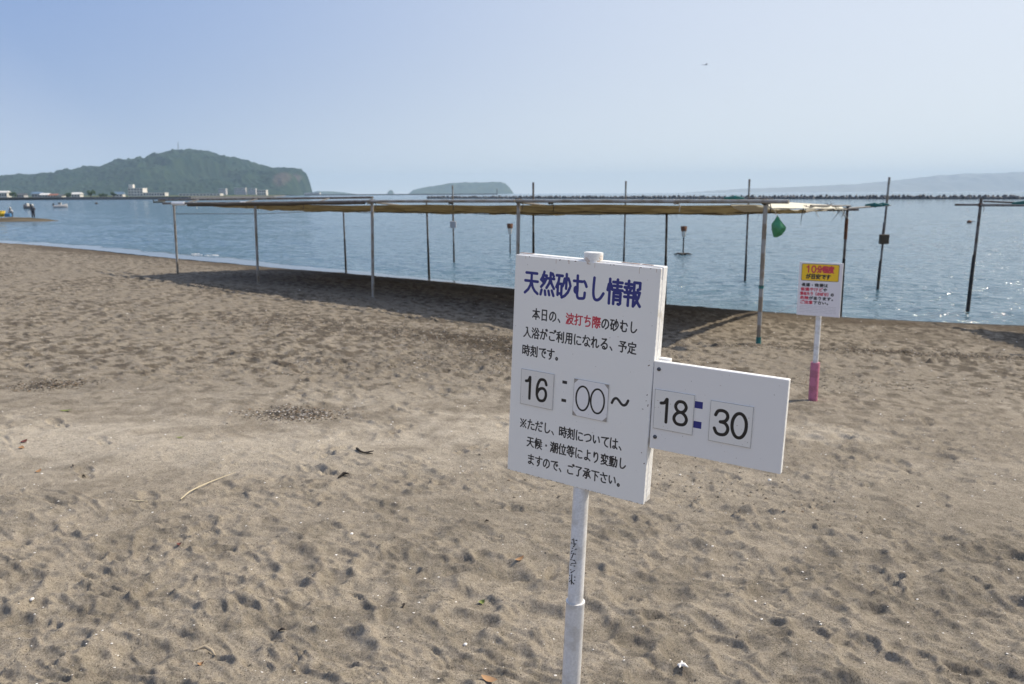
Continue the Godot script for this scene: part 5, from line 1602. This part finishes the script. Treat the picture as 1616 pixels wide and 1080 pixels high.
func build_litter() -> void:
	var straw := mat(Color(0.46, 0.40, 0.28), 0.8)
	var wood := mat(Color(0.018, 0.014, 0.011), 0.9)
	var orange := mat(Color(0.25, 0.14, 0.065), 0.8)
	var brown := mat(Color(0.34, 0.20, 0.10), 0.8)
	var dark_red := mat(Color(0.09, 0.018, 0.012), 0.7)
	var green := mat(Color(0.14, 0.17, 0.04), 0.8)
	var shell := mat(Color(0.72, 0.70, 0.66), 0.45)
	var pts := []
	for p in [[-1.771, -4.042], [-1.77, -4.143], [-1.754, -4.265], [-1.706, -4.346], [-1.665, -4.437], [-1.645, -4.487]]:
		pts.append(on_sand(p[0], p[1], 0.0))
	for k in 6: pts[k] = Vector3(lerpf(-1.775, -1.640, pow(k / 5.0, 1.7)), maxf(lerpf(pts[0].y, pts[5].y, k / 5.0) + 0.012, pts[k].y + 0.004), lerpf(-4.03, -4.50, k / 5.0))
	single("dry_stalk", tube(pts, [0.003, 0.0036, 0.0034, 0.003, 0.0022, 0.001], 8), straw, "long curved pale dry grass stalk lying on the sand", "stalk")
	pts = []
	for p in [[-2.024, -3.983], [-1.98, -3.99], [-1.938, -3.993]]: pts.append(on_sand(p[0], p[1], 0.006))
	single("straw", tube(pts, [0.003, 0.0034, 0.002], 6), straw, "short straw left of the long dry stalk", "straw")
	pts = []
	for p in [[-1.021, -5.001], [-0.99, -4.965], [-0.96, -4.94], [-0.903, -4.919]]: pts.append(on_sand(p[0], p[1], 0.010))
	var tw := thing("twig", "black forked twig on the sand below the pebble heap", "twig")
	part("stem", tube(pts, [0.008, 0.007, 0.006, 0.003], 7), wood, tw)
	part("fork", tube([pts[2], on_sand(-0.90, -4.955, 0.02)], [0.006, 0.003], 6), wood, tw)
	single("wood_chip", tube([on_sand(-1.02, -4.434, 0.008), on_sand(-0.997, -4.485, 0.012), on_sand(-0.965, -4.47, 0.008)], [0.004, 0.011, 0.003], 6), wood, "small black wood chip nearer the camera than the forked twig", "wood chip")
	var leaves := [[0.029, -3.356, 0.062, 0.026, orange, 0.7, "orange-brown dead leaf on the sand just left of the sign pole"], [-0.081, -2.445, 0.085, 0.032, brown, -0.6, "tan dead leaf at the bottom picture edge left of the pole"], [-1.558, -3.485, 0.030, 0.026, dark_red, 0.2, "dark red leaf scrap in the left foreground"], [-3.266, -5.111, 0.06, 0.04, dark_red, 1.2, "dark brown leaf cluster scrap at the far left"], [-3.197, -4.969, 0.05, 0.045, orange, 1.8, "orange scrap below the dark leaf at the far left"], [-2.807, -4.492, 0.055, 0.03, orange, 1.4, "orange scrap in the left middle ground"], [-1.084, -2.51, 0.028, 0.02, orange, 0.4, "tiny orange scrap beside the bent husk"], [-3.409, -5.891, 0.12, 0.03, green, 0.0, "bright green leaf at the left edge of the pale sand"], [-0.129, -3.002, 0.034, 0.03, green, 0.5, "green leaf scrap in the middle foreground"], [-2.267, -5.229, 0.07, 0.02, green, 0.1, "thin green leaf left of the pebble heap"]]
	for l in leaves:
		var o := single("leaf", curled_leaf(l[2] * 0.8, l[3] * 0.8, 0.010), l[4], l[6], "leaf", on_sand(l[0], l[1], 0.003), "dead leaves strewn on the sand")
		o.rotation = Vector3(0.15, l[5], 0.1)
	single("husk", tube([on_sand(-1.135, -2.575, 0.004), on_sand(-1.105, -2.600, 0.018), on_sand(-1.075, -2.585, 0.014), on_sand(-1.055, -2.565, 0.004)], [0.002, 0.007, 0.006, 0.002], 7), mat(Color(0.30, 0.25, 0.18), 0.8), "bent pale husk on the sand in the left foreground", "husk")
	var coral := thing("coral_piece", "white branched coral piece on the sand right of the pole", "coral", on_sand(0.589, -2.533, 0.008))
	part("branch", grown([[Vector3(-0.014, 0, 0), Vector3(0.010, 0.004, 0.004), 0.007, 0.008], [Vector3(0.010, 0.004, 0.004), Vector3(0.024, 0.0, 0.016), 0.007, 0.004], [Vector3(0.0, 0.003, 0), Vector3(0.004, 0.008, -0.018), 0.007, 0.004], [Vector3(-0.008, 0, 0.0), Vector3(-0.014, 0.0, 0.020), 0.006, 0.003]], 0.003, 0.006), shell, coral).scale = Vector3.ONE * 0.75
	var bits := [[-0.866, -2.732, "black triangular scrap in the left foreground"], [-0.439, -2.943, "thin black scrap in the centre foreground"], [-2.505, -4.43, "black scrap at the left below the orange scraps"], [-0.133, -3.782, "dark scrap with a pale tip left of the signboard"], [-2.65, -4.582, "dark twig scrap at the left beside an orange scrap"]]
	for k in bits.size():
		var b: Array = bits[k]
		var a := Vector3(0.015, 0.003, 0).rotated(Vector3.UP, k * 1.3)
		single("scrap", tube([-a, Vector3(0, 0.006, 0), a * 0.9], [0.002, 0.0055, 0.0015], 6), wood, b[2], "scrap", on_sand(b[0], b[1], 0.006), "dark scraps on the sand")
	var shells := [[-1.923, -2.939, 0.010, "white shell chip at the left picture edge"], [-0.78, -3.613, 0.009, "white shell chip above the centre foreground"], [-0.178, -2.678, 0.008, "white shell chip left of the sign pole"], [1.54, -4.535, 0.011, "white shell chip under the 18:30 side board"]]
	for s in shells:
		var o := single("shell", lathe([[0.0005, 0.5 * s[2]], [s[2] * 0.6, 0.4 * s[2]], [s[2], 0.0], [s[2] * 0.9, -0.1 * s[2]]], 10), shell, s[3], "shell", on_sand(s[0], s[1], 0.005), "white shell chips on the sand")
		o.rotation = Vector3(0.3, 0, 0.2)
	# uncountable crumbs
	var r := RandomNumberGenerator.new()
	r.seed = 181
	var flake := tool()
	flake.set_smooth_group(-1)
	for v in [Vector3(-1, 0, -0.4), Vector3(0.2, 0.35, 0.5), Vector3(0.9, 0, -0.3), Vector3(-1, 0, -0.4), Vector3(0.0, 0.1, 0.9), Vector3(0.2, 0.35, 0.5), Vector3(0.2, 0.35, 0.5), Vector3(0.0, 0.1, 0.9), Vector3(0.9, 0, -0.3)]: flake.add_vertex(v)
	var flake_mesh := done(flake)
	var crumb := tool()
	var oct := [Vector3(1, 0, 0), Vector3(0, 0, 0.8), Vector3(-0.9, 0, 0), Vector3(0, 0, -1)]
	for k in 4:
		for v in [oct[k], Vector3(0, 0.6, 0), oct[(k + 1) % 4]]: crumb.add_vertex(v)
		for v in [oct[(k + 1) % 4], Vector3(0, -0.5, 0), oct[k]]: crumb.add_vertex(v)
	var crumb_mesh := done(crumb)
	var tint := StandardMaterial3D.new()
	tint.vertex_color_use_as_albedo = true
	tint.roughness = 0.9
	var places := []
	var bands := [[-0.75, -10.0, 1.9, 0.5, 0.35, 3200], [0.2, -8.9, 1.2, 0.8, 0.2, 2600], [-3.4, -11.2, 1.0, 0.6, 0.1, 900], [-1.2, -8.0, 1.7, 0.5, 0.0, 900], [-1.66, -5.93, 0.22, 0.14, 0.0, 1300], [-4.05, -6.85, 0.24, 0.14, -0.5, 700], [4.0, -9.6, 1.4, 0.16, 0.2, 1000], [5.6, -9.3, 1.1, 0.2, 0.1, 800], [-5.2, -15.5, 3.0, 0.4, 0.65, 1200], [2.9, -7.6, 1.5, 0.35, 0.2, 500], [1.0, -4.4, 0.8, 0.35, 0.2, 260]]
	for b in bands:
		for k in b[5]:
			var a: float = r.randfn() * b[2] * 0.7
			var e: float = r.randfn() * b[3] * 0.7
			var x: float = b[0] + a * cos(b[4]) - e * sin(b[4])
			var z: float = b[1] + a * sin(b[4]) + e * cos(b[4])
			var s := r.randf_range(0.004, 0.011) * (1.0 + 0.06 * -z)
			var t := Transform3D(Basis.from_euler(Vector3(r.randf_range(-0.5, 0.5), r.randf() * TAU, r.randf_range(-0.5, 0.5))).scaled(Vector3(s, s * 0.7, s)), on_sand(x, z, s * 0.15))
			var g := r.randf()
			var tone := Color(0.055, 0.046, 0.037) * (0.5 + g)
			if g > 0.62: tone = Color(0.16, 0.115, 0.075)
			if g > 0.88: tone = Color(0.27, 0.25, 0.23)
			places.append([t, tone])
	for k in 5200:
		var z := -1.9 * pow(8.5, pow(r.randf(), 0.8))
		var x := r.randf_range(-1, 1) * (0.5 + 0.72 * -z)
		var s := r.randf_range(0.0018, 0.0052) * (0.8 + 0.10 * -z)
		places.append([Transform3D(Basis.from_euler(Vector3(0, r.randf() * TAU, r.randf_range(-0.4, 0.4))).scaled(Vector3(s, s, s)), on_sand(x, z, s * 0.1)), Color(0.045, 0.036, 0.028) * r.randf_range(0.5, 1.6)])
	scatter("seaweed_crumbs", "dark dry seaweed and charcoal crumbs strewn over the sand", flake_mesh, tint, places)
	places = []
	for k in 2600:
		var z := -1.9 * pow(8.5, pow(r.randf(), 0.8))
		var x := r.randf_range(-1, 1) * (0.5 + 0.72 * -z)
		var s := (0.0014 + 0.0042 * pow(r.randf(), 3.0)) * (0.75 + 0.12 * -z)
		var g := r.randf_range(0.55, 0.8)
		places.append([Transform3D(Basis.from_euler(Vector3(r.randf_range(-0.6, 0.6), r.randf() * TAU, r.randf_range(-0.6, 0.6))).scaled(Vector3(s * 1.3, s * 0.6, s)), on_sand(x, z, s * 0.2)), Color(g, g * 0.97, g * 0.92)])
	for k in 170:
		var a := r.randfn()
		var e := r.randfn()
		var s := r.randf_range(0.003, 0.008)
		var g := r.randf_range(0.25, 0.75)
		places.append([Transform3D(Basis.from_euler(Vector3(r.randf(), r.randf() * TAU, 0)).scaled(Vector3(s * 1.3, s * 0.7, s)), on_sand(-1.66 + 0.20 * a, -5.93 + 0.09 * e, s * 0.3)), Color(g, g * 0.96, g * 0.92)])
	scatter("shell_crumbs", "tiny white shell and coral crumbs strewn over the sand", crumb_mesh, tint, places)


# ------------------------------------------------------------------ all of it
func _ready() -> void:
	rng.seed = 1
	var cam := Camera3D.new()
	cam.name = "camera"
	add_child(cam)
	cam.position = Vector3(0, 1.55, 0)
	cam.rotation = Vector3(deg_to_rad(-10.567), 0, deg_to_rad(-0.29))
	cam.fov = 46.50
	cam.near = 0.05
	cam.far = 30000.0
	var lens := CameraAttributesPhysical.new()
	lens.frustum_focal_length = 27.93
	lens.exposure_aperture = 7.0
	lens.frustum_focus_distance = 2.12
	lens.frustum_near = 0.05
	lens.frustum_far = 30000.0
	cam.attributes = lens
	cam.current = true
	var env := Environment.new()
	env.background_mode = Environment.BG_SKY
	env.sky = make_sky()
	env.tonemap_mode = Environment.TONE_MAPPER_LINEAR
	env.tonemap_exposure = 1.6
	env.sdfgi_enabled = true
	env.ssao_enabled = true
	env.ssil_enabled = true
	env.fog_enabled = true
	env.fog_density = 0.00011
	env.fog_light_color = lin(0.56, 0.77, 1.0)
	var we := WorldEnvironment.new()
	we.name = "surroundings"
	we.environment = env
	add_child(we)
	var sun := DirectionalLight3D.new()
	sun.name = "sun"
	sun.light_energy = 1.15
	sun.light_color = Color(1.0, 0.945, 0.86)
	sun.light_angular_distance = 0.55
	sun.shadow_enabled = true
	add_child(sun)
	sun.look_at_from_position(SUN * 50.0, Vector3.ZERO, Vector3.UP)
	build_shore()
	make_materials()
	build_sand()
	build_sea()
	build_swash()
	build_far()
	build_sunshades()
	build_sea_poles()
	build_sign()
	build_warning_sign()
	build_left_shore()
	build_litter()
